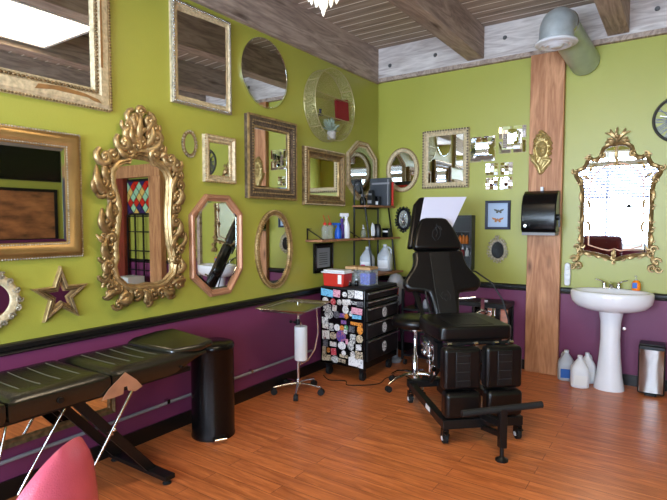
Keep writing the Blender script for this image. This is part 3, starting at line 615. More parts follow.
for i, s_ in enumerate(ROM):
    a = i * PI / 6; W_ = sum({'I': .014, 'V': .03, 'X': .03}[c] for c in s_); o = -W_ / 2
    for c in s_:
        if c == 'I': bar(a, .094, .184, o + .007, o + .007); o += .014
        elif c == 'V': bar(a, .094, .184, o + .015, o + .004); bar(a, .094, .184, o + .015, o + .026, .005); o += .03
        else: bar(a, .094, .184, o + .004, o + .026); bar(a, .094, .184, o + .026, o + .004, .005); o += .03
g.build('numerals', 'pewter', t, smooth=False)
g = G(); g.prism(ellipse(0, cz, .05, .05, 24), -.006, -.02); g.build('hub', 'pewter', t, smooth=False)
g = G(); g.beam((0, -.026, cz), (-.07, -.026, cz + .09), .004, .010, up=(1, 0, 0)); g.build('hand', 'steel', t, smooth=False); g = G(); g.beam((0, -.03, cz), (-.145, -.03, cz + .035), .004, .008, up=(0, 0, 1)); g.build('hand', 'steel', t, smooth=False)
# black display case with ink bottles
t = wall_thing('display_case', 'black open-front wall case of small bottles behind the tattoo chair', 'case', 'B', .95, .985)
g = G(); hw, H_, D = .225, .575, .11
for q in ((-hw, hw, -.012, 0, 0, H_), (-hw, -hw + .02, -D, -.012, 0, H_), (hw - .02, hw, -D, -.012, 0, H_), (-hw + .02, hw - .02, -D, -.012, 0, .02), (-hw + .02, hw - .02, -D, -.012, H_ - .02, H_)): g.box(*q)
g.build('case_body', 'black_satin', t, smooth=False)
for zz in (.13, .26, .39): G().box(-hw + .021, hw - .021, -D + .01, -.013, zz, zz + .012).build('shelf', 'black_satin', t, smooth=False)
def bottle0(name, label, m, cap, loc, r, h, grp):
    b_ = thing(name, label, 'bottle', loc, 0, grp); G().lathe([(r * .9, 0), (r, .004), (r, h * .6), (r * .45, h * .75), (r * .4, h * .8)], n=12).build('body', m, b_); G().lathe([(r * .45, h * .8), (r * .45, h), (r * .3, h)], n=10).build('cap', cap, b_); return b_
ORD = ['leftmost', 'second from left', 'middle', 'fourth from left', 'rightmost']
for k, x in enumerate((.962, .998, 1.034, 1.070, 1.106)):
    bottle0('ink_bottle', 'amber ink bottle, %s in the upper row of the black display case' % ORD[k], 'amber', 'black_gloss', (x, -.055, .985 + .272 + .001), .017, (.115, .105, .11, .12, .115)[k], 'amber ink bottles in the wall case')
for k, x in enumerate((.965, 1.01, 1.06, 1.11)):
    bottle0('ink_bottle', 'small %s bottle, %s in the lower row of the display case' % ('pale' if k % 2 else 'dark red', ['first', 'second', 'third', 'last'][k]), 'pale_box' if k % 2 else 'dark_red', 'white_plastic', (x, -.055, .985 + .142 + .001), .022, .09, 'small bottles in the lower row of the wall case')

# relief face on the post: a height field of a woman's head with flowers and a hand
t = thing('relief_plaque', "gold relief plaque of a woman's head on the wooden post", 'plaque', (1.835, -.07, 1.94))
def gs(x, z, cx, cz_, sx, sz, rot=0):
    dx, dz = x - cx, z - cz_; c, s_ = math.cos(rot), math.sin(rot); u = (dx * c + dz * s_) / sx; v = (-dx * s_ + dz * c) / sz; return math.exp(-(u * u + v * v) * .5)
OUT = ccw([(-.035, .0), (.02, .005), (.045, .05), (.09, .10), (.105, .16), (.10, .22), (.112, .30), (.09, .36), (.04, .41), (.01, .44), (-.03, .43), (-.06, .38), (-.075, .32), (-.07, .26), (-.10, .22), (-.11, .17), (-.085, .12), (-.06, .09), (-.03, .06)])
def inside(x, z):
    c = False; n = len(OUT)
    for i in range(n):
        x1, z1 = OUT[i]; x2, z2 = OUT[(i + 1) % n]
        if (z1 > z) != (z2 > z) and x < (x2 - x1) * (z - z1) / (z2 - z1) + x1: c = not c
    return c
FL = [(-.048, .335, .026), (-.025, .372, .028), (.022, .372, .030), (.062, .345, .028), (.082, .300, .024), (.084, .250, .022), (.080, .205, .022), (-.055, .290, .018), (.0, .412, .024), (.038, .405, .016)]
def hgt(x, z):
    fx, fz = .012, .250; u = (x - fx) / .050; v = (z - fz) / .078; q = u * u + v * v
    h = .012 + (.052 * math.sqrt(max(0, 1 - q)) if q < 1 else 0)          # oval face
    if q < 1:
        h += .016 * gs(x, z, fx - .006, .238, .006, .012) + .008 * gs(x, z, fx - .005, .262, .005, .018)   # nose
        for e in (-1, 1):
            h -= .014 * gs(x, z, fx - .004 + e * .021, .262, .010, .006); h += .006 * gs(x, z, fx - .004 + e * .021, .262, .006, .004); h += .007 * gs(x, z, fx - .004 + e * .021, .277, .013, .004)
        h -= .010 * gs(x, z, fx - .004, .2165, .015, .0035); h += .008 * gs(x, z, fx - .004, .209, .011, .004) + .007 * gs(x, z, fx - .004, .190, .012, .009)
    q2 = ((x - .012) / .082) ** 2 + ((z - .275) / .135) ** 2
    if q2 < 1: h = max(h, .014 + .016 * math.sqrt(1 - q2))
    q3 = ((x - .018) / .075) ** 2 + ((z - .115) / .095) ** 2
    if q3 < 1: h = max(h, .014 + .016 * math.sqrt(1 - q3) + .003 * math.sin(x * 180 - z * 90))
    for (a, b2, r) in FL:                                                     # curls and blossoms round the head
        d = math.hypot(x - a, z - b2) / r
        if d < 1.0: h = max(h, .016 + .034 * math.sqrt(1 - d * d) * (.72 + .28 * math.cos(5 * math.atan2(z - b2, x - a))))
    def cap(x0, z0, x1, z1, r, top):
        dx, dz = x1 - x0, z1 - z0; t_ = max(0, min(1, ((x - x0) * dx + (z - z0) * dz) / (dx * dx + dz * dz))); d = math.hypot(x - x0 - dx * t_, z - z0 - dz * t_) / r
        return top * math.sqrt(1 - d * d) if d < 1 else 0
    h = max(h, .01 + cap(.0, .03, -.02, .09, .024, .034), .01 + cap(-.02, .09, -.07, .15, .020, .036))  # wrist and hand
    for k in range(4): h = max(h, .012 + cap(-.075 + k * .010, .15 - k * .008, -.098 + k * .016, .205 - k * .004, .0075, .036))
    h = max(h, .012 + cap(.02, .06, .08, .13, .022, .026), .012 + cap(.03, .15, .09, .14, .016, .026), .01 + cap(-.055, .20, -.062, .25, .014, .03))  # collar
    return h
g = G(); NX, NZ = 72, 132; vs = {}
for i in range(NX + 1):
    for j in range(NZ + 1):
        x = -.12 + .24 * i / NX; z = .44 * j / NZ
        if inside(x, z) and hgt(x, z) > .0125: vs[i, j] = g.b.verts.new((x, -hgt(x, z), z))
for i in range(NX):
    for j in range(NZ):
        k = [vs.get(q) for q in ((i, j), (i + 1, j), (i + 1, j + 1), (i, j + 1))]
        if all(k): g._f(k)
ed = [e for e in g.b.edges if len(e.link_faces) == 1]; r_ = bmesh.ops.extrude_edge_only(g.b, edges=ed)
for v in r_['geom']:
    if isinstance(v, bmesh.types.BMVert): v.co.y = 0
g.build('relief', 'brass_relief', t)

# paper towel dispenser
t = thing('towel_dispenser', 'black rounded paper towel dispenser on the wooden post', 'dispenser', (1.865, -.07, 1.365))
pr = [(0, .03), (-.17, .02), (-.205, .05), (-.215, .16), (-.205, .28), (-.165, .37), (-.09, .42), (0, .425)]
G().prism(pr, -.155, .155, 'yz').build('cover', 'black_gloss', t, bevel=.012)
G().box(-.148, .148, -.19, -.005, 0, .028).build('bottom_tray', 'grey_plastic', t, smooth=False, bevel=.004)
G().cyl((-.11, -.214, .09), (-.11, -.232, .09), .018, .014, 14).build('lock', 'steel', t)
g = G(); g.cyl((.155, -.12, .17), (.175, -.12, .17), .03, n=16); g.box(.165, .18, -.135, -.105, .08, .17); g.build('side_lever', 'black_satin', t)
G().box(-.012, .012, -.075, -.045, .424, .46).build('key', 'white_plastic', t, smooth=False)

# gilt mirror above the sink
t = wall_thing('gilt_mirror', 'gilt rococo mirror with floral crest above the white sink', 'mirror', 'B', 2.478, 1.05)
HC2 = [(0, 2.19), (.04, 2.19), (.075, 2.182), (.105, 2.16), (.118, 2.12), (.13, 2.085), (.155, 2.065), (.20, 2.058), (.222, 2.075), (.235, 2.055), (.25, 2.015), (.275, 1.985), (.30, 1.975), (.325, 1.965), (.33, 1.925), (.305, 1.88), (.28, 1.83), (.272, 1.77), (.27, 1.60), (.268, 1.40), (.268, 1.30), (.285, 1.25), (.26, 1.215), (.21, 1.205), (.16, 1.20), (.11, 1.185), (.06, 1.175), (.03, 1.16), (0, 1.155)]
HC2 = [(x, z - 1.05) for x, z in HC2]; CT = ccw(HC2 + [(-x, z) for x, z in HC2[-2:0:-1]])
g = G(); frame_sweep(g, CT, [(-.012, 0), (-.012, .022), (.002, .038), (.018, .032), (.026, 0)], 1.4); g.build('frame', 'gold', t)
glass(t, CT)
g = G(); IN = [(.0, 2.02), (.06, 2.01), (.11, 1.985), (.15, 1.955), (.19, 1.90), (.21, 1.84), (.212, 1.5), (.21, 1.28), (.12, 1.25), (.05, 1.235), (0, 1.25)]; IN = [(x, z - 1.05) for x, z in IN]
IN = ccw(IN + [(-x, z) for x, z in IN[-2:0:-1]]); frame_sweep(g, IN, [(0, .011), (0, .018), (.010, .018), (.010, .011)], 1.4); g.build('inner_bead', 'copper_frame', t)
g = G()
for s_ in (-1, 1):
    for (x, z, R, a, d) in [(.125, 2.10, .026, 1, 1), (.225, 2.085, .024, 2, -1), (.245, 2.075, .02, .2, 1), (.345, 1.965, .024, 1, -1), (.30, 1.85, .022, 0, 1), (.285, 1.72, .018, 0, -1), (.288, 1.62, .02, .5, 1), (.285, 1.50, .018, 0, -1), (.29, 1.42, .022, .5, 1), (.288, 1.33, .02, 0, -1), (.305, 1.25, .028, 0, 1), (.29, 1.21, .028, 5, -1), (.33, 1.14, .03, 0, 1), (.30, 1.085, .030, 5, -1), (.345, 1.075, .026, 0, -1),
                            (.20, 1.19, .02, 4, 1), (.13, 1.175, .02, 4, -1), (.07, 1.16, .018, 4, 1), (.27, 1.27, .02, 3, 1)]:
        scroll(g, s_ * x, z - 1.05, R * 1.25, a if s_ > 0 else PI - a, 1.2, d * s_, .33, .022, 11, 5)
    for (a, b2, c, d, k, wd) in [(.03, 2.20, .11, 2.17, .15, .014), (.15, 2.05, .21, 2.06, .1, .014), (.25, 2.0, .33, 1.96, .1, .015), (.33, 1.93, .28, 1.83, -.15, .014), (.275, 1.80, .28, 1.66, .1, .014), (.275, 1.58, .285, 1.46, -.1, .013), (.275, 1.40, .28, 1.28, .1, .014), (.30, 1.20, .345, 1.11, -.2, .018), (.27, 1.22, .19, 1.19, .1, .016), (.17, 1.19, .09, 1.165, .1, .014), (.16, 2.02, .21, 1.95, .3, .012), (.22, 1.88, .29, 1.92, .1, .012), (.22, 1.40, .24, 1.50, .2, .012), (.22, 1.62, .25, 1.70, .2, .012)]:
        leaf(g, s_ * a, b2 - 1.05, s_ * c, d - 1.05, k * s_, wd * 1.35, .026, 8, 5)
for (x, z, R) in [(0, 1.16, .028), (0, 1.20, .024), (0, 1.12, .02), (0, 2.02, .022), (0, 2.06, .018)]: scroll(g, x, z - 1.05, R, 1, 1.2, 1, .36, .026, 11, 5)
leaf(g, 0, .10, 0, .20, .05, .02, .03); leaf(g, 0, .98, 0, 1.14, .05, .018, .03); g.build('scrollwork', 'gold_bright', t)
g = G()
for s_ in (-1, 1):
    for (a, b2, c, d, k, wd) in [(0, 2.22, .10, 2.30, .15, .016), (0, 2.24, .06, 2.33, -.1, .015), (.01, 2.20, .10, 2.21, .25, .014), (.02, 2.20, .08, 2.25, -.2, .013)]: leaf(g, s_ * a, b2 - 1.05, s_ * c, d - 1.05, k * s_, wd * 1.4, .03, 8, 5)
    scroll(g, s_ * .06, 2.225 - 1.05, .03, 1 if s_ > 0 else 2.1, 1.2, s_, .3, .024, 11, 5)
leaf(g, 0, 2.2 - 1.05, 0, 2.345 - 1.05, .08, .018, .034); g.ball((0, -.045, 2.26 - 1.05), .022, 1); g.build('crest', 'gold_bright', t)

# ================================================================== VENT DUCT
t = thing('vent_duct', 'round galvanised ventilation duct elbow from the back wall above the post', 'duct', (2.19, 0, 2.97))
g = G(); A = Vector((0, .0, .0)); B = Vector((-.095, -.60, .165)); g.tube([A, B], .128, 28); g.build('duct_pipe', 'duct_skin', t)
g = G(); d = (B - A).normalized(); pts = [B - d * .02]
for k in range(7):
    th = k / 6 * PI / 2; pts.append(B + Vector((d.x * math.sin(th) * .13, d.y * math.sin(th) * .13, d.z * .13 * math.sin(th) - .13 * (1 - math.cos(th)))))
pts.append(pts[-1] + Vector((0, 0, -.08))); g.tube(pts, .134, 28); E_ = pts[-1]; g.build('elbow', 'galvanised', t)
g = G(); q = B + d * .02; g.tube([q - d * .008, q + d * .008], .139, 28); g.build('band', 'steel', t)
g = G(); c = E_; g.lathe([(.134, .03), (.165, .012), (.168, .0), (.15, -.012), (.135, -.006), (.12, -.018), (.10, -.006), (.085, -.022), (.06, -.008), (.045, -.028), (.0, -.03)], (c.x, c.y, c.z), 32); g.build('diffuser', 'white_plastic', t)

# ================================================================== SINK
t = thing('pedestal_sink', 'white porcelain pedestal sink under the gilt mirror', 'sink', (2.485, -.24, 0))
g = G(); g.lathe([(.125, 0), (.122, .03), (.105, .12), (.088, .30), (.080, .45), (.083, .60), (.10, .70), (.105, .72)], (0, .04, 0), 32, 1, .9); g.build('pedestal', 'porcelain', t)
g = G(); prof = [(.10, .70), (.20, .715), (.28, .745), (.318, .79), (.328, .84), (.326, .872), (.315, .885), (.29, .885), (.272, .872), (.25, .83), (.20, .785), (.10, .765), (.02, .762)]
n = 48; rings = []
for r, z in prof:
    ring = []
    for k in range(n):
        a = 2 * PI * k / n; x = r * math.cos(a); y = r * math.sin(a) * .76
        if z > .75 and r > .30: y = min(y, .235)
        if r <= .29 and z > .75: y = y * .78 - .03
        ring.append(g.b.verts.new((x, max(-.25, y), z)))
    rings.append(ring)
for a, b2 in zip(rings, rings[1:]):
    for k in range(n): g._f([a[k], a[(k + 1) % n], b2[(k + 1) % n], b2[k]])
g._f(rings[0][::-1]); g._f(rings[-1]); g.build('basin', 'porcelain', t)
t2 = thing('faucet', 'chrome two-handle faucet on the white sink', 'faucet', (2.470, -.075, .884))
g = G(); g.box(-.075, .075, -.022, .022, 0, .014); g.build('base_plate', 'chrome', t2, bevel=.006)
g = G(); g.tube([(0, 0, .01), (0, -.005, .045), (0, -.05, .06), (0, -.10, .045)], [.018, .017, .013, .010], 12); g.build('spout', 'chrome', t2)
for s_ in (-1, 1):
    g = G(); g.lathe([(.02, .012), (.016, .04), (.018, .055), (.01, .062)], (s_ * .058, 0, 0), 14); g.tube([(s_ * .058, 0, .055), (s_ * .09, -.01, .075), (s_ * .13, -.02, .085)], [.007, .006, .005], 8); g.build('handle', 'chrome', t2)
t2 = thing('soap_bottle', 'orange liquid soap bottle with blue label on the sink', 'bottle', (2.665, -.10, .886))
G().lathe([(.026, 0), (.032, .006), (.032, .065), (.02, .085), (.014, .09)], n=20, sx=1.1, sy=.7).build('body', 'orange_soap', t2)
G().box(-.028, .008, -.0245, -.0225, .022, .07).build('label', 'blue_label', t2, smooth=False)
g = G(); g.lathe([(.014, .09), (.014, .10), (.005, .105), (.005, .125)], n=12); g.tube([(0, 0, .125), (-.006, -.008, .13), (-.012, -.022, .126)], [.009, .008, .005], 8); g.build('pump', 'clear_plastic', t2)
g = G(); t2 = thing('air_freshener', 'white wall air freshener beside the post above the rail', 'dispenser', (2.092, 0, .885))
G().prism([(-.025, .02), (-.02, .0), (.02, .0), (.025, .02), (.028, .1), (.022, .2), (.01, .215), (-.012, .215), (-.024, .2), (-.028, .1)], 0, -.05).build('housing', 'white_plastic', t2, bevel=.008)
g = G(); [g.cyl((0, -.05, z), (0, -.058, z), .016, .012, 14) for z in (.05, .11, .165)]; g.build('vents', 'white_plastic', t2)
g = G(); tag(g.tube([(2.40, -.012, .55), (2.40, -.06, .55), (2.41, -.11, .55)], .012, 10).tube([(2.58, -.012, .53), (2.58, -.05, .53), (2.58, -.07, .53)], .016, 10).build('shutoff_valves', 'chrome'), 'chrome water shutoff valves behind the sink pedestal', 'valve')

# gallon jugs
def jug(label, loc, ha, m='jug_plastic', lab='white_plastic', grp=None, s_=1.0, capm='white_plastic'):
    t = thing('gallon_jug', label, 'jug', loc, .22, grp); hm = Matrix.Rotation(ha, 3, 'Z')
    g = G(); P = [(.070, 0), (.078, .008), (.080, .02), (.080, .155), (.074, .185), (.052, .225), (.026, .262), (.020, .272), (.020, .285)]
    rings = []
    for r, z in P:
        k2 = 4.0 if .005 < z < .19 else 2.2
        ring = []
        for k in range(28):
            a = 2 * PI * k / 28; c, q = math.cos(a), math.sin(a); f = (abs(c) ** k2 + abs(q) ** k2) ** (-1 / k2); ring.append(g.b.verts.new((r * f * c * s_, r * f * q * s_, z * s_)))
        rings.append(ring)
    for a, b2 in zip(rings, rings[1:]):
        for k in range(28): g._f([a[k], a[(k + 1) % 28], b2[(k + 1) % 28], b2[k]])
    g._f(rings[0][::-1]); g._f(rings[-1]); g.build('body', m, t)
    G().tube([hm @ Vector(q) * s_ for q in ((.02, 0, .268), (.050, 0, .262), (.068, 0, .235), (.072, 0, .185), (.066, 0, .165))], .011 * s_, 8).build('handle', m, t)
    G().lathe([(.022 * s_, .278 * s_), (.022 * s_, .298 * s_), (.018 * s_, .30 * s_)], n=16).build('cap', capm, t)
    G().box(-.055 * s_, .055 * s_, -.0825 * s_, -.0805 * s_, .035 * s_, .125 * s_).build('label', lab, t, smooth=False); return t
jug('translucent gallon jug with blue label against the wooden post', (2.118, -.13, 0), 2.2, lab='blue_label', s_=.94)
jug('white gallon jug with printed label in front, left of the sink', (2.258, -.29, 0), 1.3, m='white_plastic', lab='paper_white', s_=.96)
jug('white gallon jug half hidden behind another, nearest the sink', (2.292, -.10, 0), .9, m='white_plastic', lab='paper_white', s_=.92)
# stainless floor bin
t = thing('waste_bin', 'slim stainless bin with black sides right of the sink', 'bin', (2.805, -.15, 0))
G().box(-.10, .10, -.075, .09, .012, .43).build('body', 'black_satin', t, bevel=.012)
g = G(); N = 12; top = []; 
for sgn in (1,):
    A_ = []; B_ = []
    for k in range(N + 1):
        z = .03 + .37 * k / N; u = (k / N - .5) * 2; hw = .088 - .028 * (1 - u * u)
        A_.append([g.b.verts.new((x, y, z)) for x, y in ((-.09, -.0765), (-hw, -.084), (-hw * .5, -.094), (hw * .5, -.094), (hw, -.084), (.09, -.0765))])
    for a, b2 in zip(A_, A_[1:]):
        for k in range(5): g._f([a[k], a[k + 1], b2[k + 1], b2[k]])
g.build('front_panel', 'steel', t)
G().box(-.045, .045, -.115, -.075, .008, .024).build('pedal', 'black_gloss', t, bevel=.004)
G().box(-.094, .094, -.07, .085, .431, .445).build('lid', 'black_satin', t, bevel=.005)

# ================================================================== CORNER SHELF TOWER
t = thing('corner_shelf', 'black steel and wood shelf tower in the corner', 'shelf', (.02, 0, 0))
for z, d in ((1.65, .235), (1.30, .30), (.92, .345)): G().box(.02, d, -.64, -.05, z, z + .018).build('shelf_board', 'shelf_wood', t, smooth=False, bevel=.003)
for y in (-.61, -.085):
    g = G(); TP = 1.93 if y < -.3 else 1.72
    g.tube([(.03, y, .0), (.03, y, TP - .04), (.045, y, TP - .008), (.08, y, TP), (.112, y, TP - .02), (.125, y, TP - .07), (.165, y, 1.66), (.215, y, 1.31), (.26, y, .93), (.36, y, 0)], .0105, 8); g.build('side_frame', 'black_satin', t)
for z in (1.64, 1.29, .91): G().beam((.03, -.61, z), (.03, -.085, z), .012, .018).build('rail', 'black_satin', t, smooth=False)
def small_box(name, label, cat, x0, x1, y0, y1, z0, z1, m, band=None, bm_=None, grp=None):
    t = thing(name, label, cat, ((x0 + x1) / 2, (y0 + y1) / 2, z0), 0, grp); hx, hy = (x1 - x0) / 2, (y1 - y0) / 2
    G().box(-hx, hx, -hy, hy, 0, z1 - z0).build('body', m, t, smooth=False, bevel=.003)
    if band: G().box(-hx * .8, hx * .8, -hy - .002, -hy, (z1 - z0) * band[0], (z1 - z0) * band[1]).build('label', bm_, t, smooth=False)
    return t
zt = 1.669
t = thing('binder', 'tall dark grey binder standing on the top shelf', 'binder', (.20, -.30, zt)); G().box(-.125, .125, -.02, .02, 0, .305).build('cover', 'charcoal', t, smooth=False, bevel=.003); G().box(-.10, .12, -.0215, -.02, .235, .255).build('label_strip', 'grey_plastic', t, smooth=False); G().box(.098, .108, -.024, .02, 0, .29).build('edge', 'grey_plastic', t, smooth=False)
tag(G().box(.09, .335, -.262, -.238, zt, zt + .26).build('red_folder', 'red_plastic', smooth=False, bevel=.002), 'red folder standing behind the dark binder', 'folder')
small_box('supply_box', 'black box with pale print at left of the top shelf', 'box', .145, .205, -.50, -.42, zt, zt + .11, 'black_satin', (.2, .5), 'grey_plastic')
small_box('supply_box', 'taller black box in the middle of the top shelf', 'box', .10, .15, -.40, -.35, zt, zt + .17, 'black_satin', (.55, .8), 'grey_plastic')
small_box('supply_box', 'black box with white label in front of the binder', 'box', .16, .23, -.40, -.34, zt, zt + .10, 'black_gloss', (.1, .45), 'paper_white')
for k, (x, y) in enumerate(((.085, -.46), (.10, -.53))):
    bottle0('ink_bottle', ('short dark bottle, rear one of two at the top shelf end', 'short dark bottle, front one of two at the top shelf end')[k], 'black_gloss', 'grey_plastic', (x, y, zt), .024, .12, None)
zm = 1.319
t = thing('pump_bottle', 'clear pump bottle at the left of the middle shelf', 'bottle', (.10, -.50, zm)); G().lathe([(.026, 0), (.03, .006), (.03, .075), (.012, .095)], n=16).build('body', 'clear_plastic', t)
g = G(); g.lathe([(.013, .095), (.013, .108), (.004, .112), (.004, .135)], n=10); g.tube([(0, 0, .135), (.01, -.02, .138), (.014, -.034, .132)], .005, 6); g.build('pump', 'white_plastic', t)
t = thing('supply_bag', 'crumpled black and white pouch on the middle shelf', 'bag', (.19, -.36, zm)); g = G(); g.lathe([(.05, 0), (.06, .03), (.055, .09), (.045, .13), (.03, .15)], n=14, sx=1.0, sy=.6); g.build('body', 'black_satin', t)
G().prism([(-.045, .02), (-.005, .015), (.0, .07), (-.012, .14), (-.035, .165), (-.05, .10)], -.038, -.046).build('print', 'white_plastic', t, smooth=False)
small_box('supply_box', 'black box with white stripes at right of the middle shelf', 'box', .21, .29, -.28, -.20, zm, zm + .10, 'black_gloss', (.55, .75), 'paper_white')
zl = .939
jug('clear gallon jug with pink label on the lowest shelf', (.115, -.44, zl), 1.2, grp=None, s_=.93)
jug('bluish gallon jug, right one on the lowest shelf', (.225, -.235, zl), 0.3, grp=None)
tag(G().box(.09, .14, -.536, -.530, zl + .02, zl + .085).build('tag', 'pink_label', smooth=False, bevel=.002), 'pink tag hanging in front of the clear jug', 'tag')
# bracketed wall shelf with bottles
t = thing('bracket_shelf', 'wooden wall shelf on black brackets under the square gold mirror', 'shelf', (0, -1.06, 1.30), LEFT)
G().box(-.36, .36, -.20, -.002, 0, .02).build('board', 'shelf_wood', t, smooth=False, bevel=.003)
for x in (-.33, .33):
    g = G(); g.beam((x, -.004, -.0), (x, -.004, .13), .016, .006, up=(0, 1, 0)); g.beam((x, -.006, .122), (x, -.19, .024), .016, .006); g.beam((x, -.006, .125), (x, -.05, .125), .016, .006); g.build('bracket', 'black_satin', t, smooth=False)
zs = 1.321
for k, (y, wd) in enumerate(((-1.22, 0), (-1.135, 0))):
    t = thing('squeeze_bottle', ('clear squeeze bottle with red bent tip, left one of the pair', 'clear squeeze bottle with red bent tip, right one of the pair')[k], 'bottle', (.09, y, zs))
    G().lathe([(.03, 0), (.034, .006), (.034, .115), (.024, .135), (.014, .14)], n=18).build('body', 'clear_plastic', t)
    g = G(); g.lathe([(.017, .138), (.017, .158), (.006, .165)], n=12); g.tube([(0, 0, .16), (0, .002, .19), (.0, -.012, .205), (0, -.03, .235)], .0035, 6); g.build('tip', 'red_plastic', t)
def spray(label, loc, m, hm, h, r, rz):
    t = thing('spray_bottle', label, 'bottle', loc, rz); G().lathe([(r * .92, 0), (r, .006), (r, h * .42), (r * .8, h * .58), (r * .42, h * .74), (r * .4, h * .78)], n=18).build('body', m, t)
    g = G(); g.lathe([(r * .48, h * .77), (r * .48, h * .84)], n=12); g.box(-.07, .025, -.012, .012, h * .86, h); g.box(-.05, -.042, -.007, .007, h * .70, h * .87); g.lathe([(r * .36, h * .83), (r * .36, h * .88)], n=10); g.build('trigger_head', hm, t, bevel=.003, seg=2); return t
spray('short bright blue spray bottle on the bracket shelf', (.10, -1.0, zs), 'blue_plastic', 'blue_plastic', .16, .036, PI / 3)
t = thing('spray_bottle', 'slim dark purple bottle between blue and white spray bottles', 'bottle', (.10, -.93, zs)); G().lathe([(.02, 0), (.023, .005), (.023, .14), (.01, .15), (.01, .165), (.017, .168), (.017, .20), (.01, .205)], n=14).build('body', 'purple_plastic', t)
spray('tall white spray bottle on the bracket shelf', (.11, -.865, zs), 'white_plastic', 'white_plastic', .26, .038, PI / 3)
# certificate frame
t = wall_thing('picture_frame', 'small black framed certificate under the bracket shelf', 'picture frame', 'L', -1.13, .985)
inn = rect(-.115, .115, .05, .245); g = G(); frame_sweep(g, inn, [(0, 0), (0, .014), (.03, .022), (.05, .018), (.05, 0)]); g.build('frame', 'black_gloss', t, smooth=False); G().box(-.115, .115, -.008, -.002, .05, .245).build('certificate', 'grey_plastic', t, smooth=False)
g = G(); [g.box(-.07, .07, -.0095, -.008, .08 + k * .022, .086 + k * .022) for k in range(6)]; g.build('print', 'black_satin', t, smooth=False)

# ================================================================== TOOLBOX
TX, TY = .35, -.985
t = thing('tool_chest', 'black rolling tool chest covered in stickers', 'tool chest', (TX, TY, 0)); HX, HY = .25, .325
g = G(); g.box(-HX, HX, -HY, HY, .125, .86); g.build('body', 'black_gloss', t, bevel=.006)
G().box(-HX + .005, HX - .005, -HY + .005, HY - .005, .861, .872).build('top_mat', 'black_rubber', t, smooth=False)
dz = [.19, .40, .56, .70, .765, .845]
for a, b2 in zip(dz, dz[1:]):
    d_ = G().box(HX, HX + .018, -HY + .02, HY - .02, a + .008, b2 - .006).build('drawer', 'black_satin', t, smooth=False, bevel=.003)
    h_ = G().box(HX + .018, HX + .034, -HY + .025, HY - .025, b2 - .024, b2 - .008).build('handle', 'steel', d_, smooth=False, bevel=.003)
    if b2 - a > .1:
        zc = (a + b2) / 2 - .01; g = G(); g.prism(ellipse(0.02, zc, .045, .05, 14), HX + .0185, HX + .0197, 'yz'); s_ = g.build('sticker', STK[0], d_, smooth=False)
for x in (-.19, .19):
    for y in (-.26, .26):
        g = G(); g.box(-.022, .022, -.03, .03, .085, .124, Matrix.Translation((x, y, 0))); g.box(x - .024, x - .018, y - .02, y + .02, .04, .09); g.box(x + .018, x + .024, y - .02, y + .02, .04, .09); c = g.build('caster', 'black_satin', t, smooth=False)
        G().cyl((x - .016, y, .042), (x + .016, y, .042), .042, n=20).build('wheel', 'black_rubber', c)
rnd = random.Random(4); yf = -HY - .0012; placed = []
rows = [(.815, [('r', -.17, .14, .07, 3), ('r', -.06, .08, .07, 6), ('e', .03, .055, .05, 0), ('r', .10, .07, .075, 1), ('r', .185, .09, .075, 11)]),
        (.735, [('e', -.19, .07, .065, 11), ('e', -.10, .06, .06, 4), ('e', -.03, .055, .055, 0), ('r', .05, .09, .05, 11), ('r', .13, .07, .03, 1), ('r', .20, .07, .05, 10)]),
        (.665, [('r', -.17, .09, .06, 1), ('r', -.085, .05, .06, 2), ('e', .04, .07, .075, 11), ('r', .165, .12, .06, 6)]),
        (.605, [('e', -.15, .10, .085, 1), ('e', -.06, .075, .07, 10), ('e', .05, .045, .05, 5), ('r', .165, .10, .035, 3), ('r', .00, .07, .04, 8)]),
        (.545, [('r', .16, .13, .03, 5), ('r', .02, .06, .035, 8), ('r', -.195, .07, .06, 0)]),
        (.49, [('r', -.19, .07, .065, 2), ('r', -.12, .05, .07, 1), ('e', -.055, .07, .065, 11), ('e', .0, .05, .05, 5), ('e', .045, .05, .05, 7), ('r', .11, .065, .06, 10), ('e', .20, .065, .085, 5)]),
        (.405, [('r', -.185, .085, .085, 2), ('e', -.10, .08, .07, 9), ('e', -.01, .11, .115, 8), ('r', .12, .06, .09, 1), ('e', .195, .075, .075, 9)]),
        (.325, [('r', -.19, .06, .07, 10), ('r', -.10, .075, .045, 2), ('e', .0, .09, .075, 11), ('e', .10, .07, .085, 1), ('r', .185, .06, .055, 0)]),
        (.25, [('r', -.205, .045, .085, 9), ('e', -.155, .04, .05, 5), ('r', -.095, .06, .065, 4), ('e', .02, .05, .05, 11), ('e', .12, .055, .08, 0), ('r', .19, .08, .08, 9)]),
        (.18, [('r', -.18, .10, .055, 9), ('e', -.08, .09, .07, 1), ('r', .00, .08, .035, 9), ('r', .13, .11, .08, 11), ('r', .21, .05, .085, 11)]),
        (.215, [('r', .02, .09, .03, 9)]), (.70, [('r', .04, .05, .04, 2)]), (.64, [('e', .10, .04, .05, 0)]), (.455, [('r', .04, .04, .04, 0)]), (.37, [('r', .055, .03, .05, 6)])]
layer = 0
for z, items in rows:
    for (k, x, wd, ht, mi) in items:
        layer += 1; y_ = yf - .0004 * (layer % 4); z2 = z + rnd.uniform(-.006, .006); g = G(); rot = rnd.uniform(-.12, .12); c_, s_ = math.cos(rot), math.sin(rot)
        P = ellipse(0, 0, wd / 2, ht / 2, 18) if k == 'e' else ([(-wd / 2, -ht / 2), (wd / 2, -ht / 2), (wd / 2, ht / 2), (-wd / 2, ht / 2)])
        x = max(-HX + wd / 2 + .004, min(HX - wd / 2 - .004, x))
        g.prism([(x + a * c_ - b2 * s_ if abs(x) < .17 else x + a, z2 + a * s_ + b2 * c_) for a, b2 in P], y_, y_ - .0008); o = g.build('sticker', STK[mi], t, smooth=False)
zt = .873
t = thing('sharps_container', 'red sharps container with white lid on the tool chest', 'container', (.235, -1.215, zt))
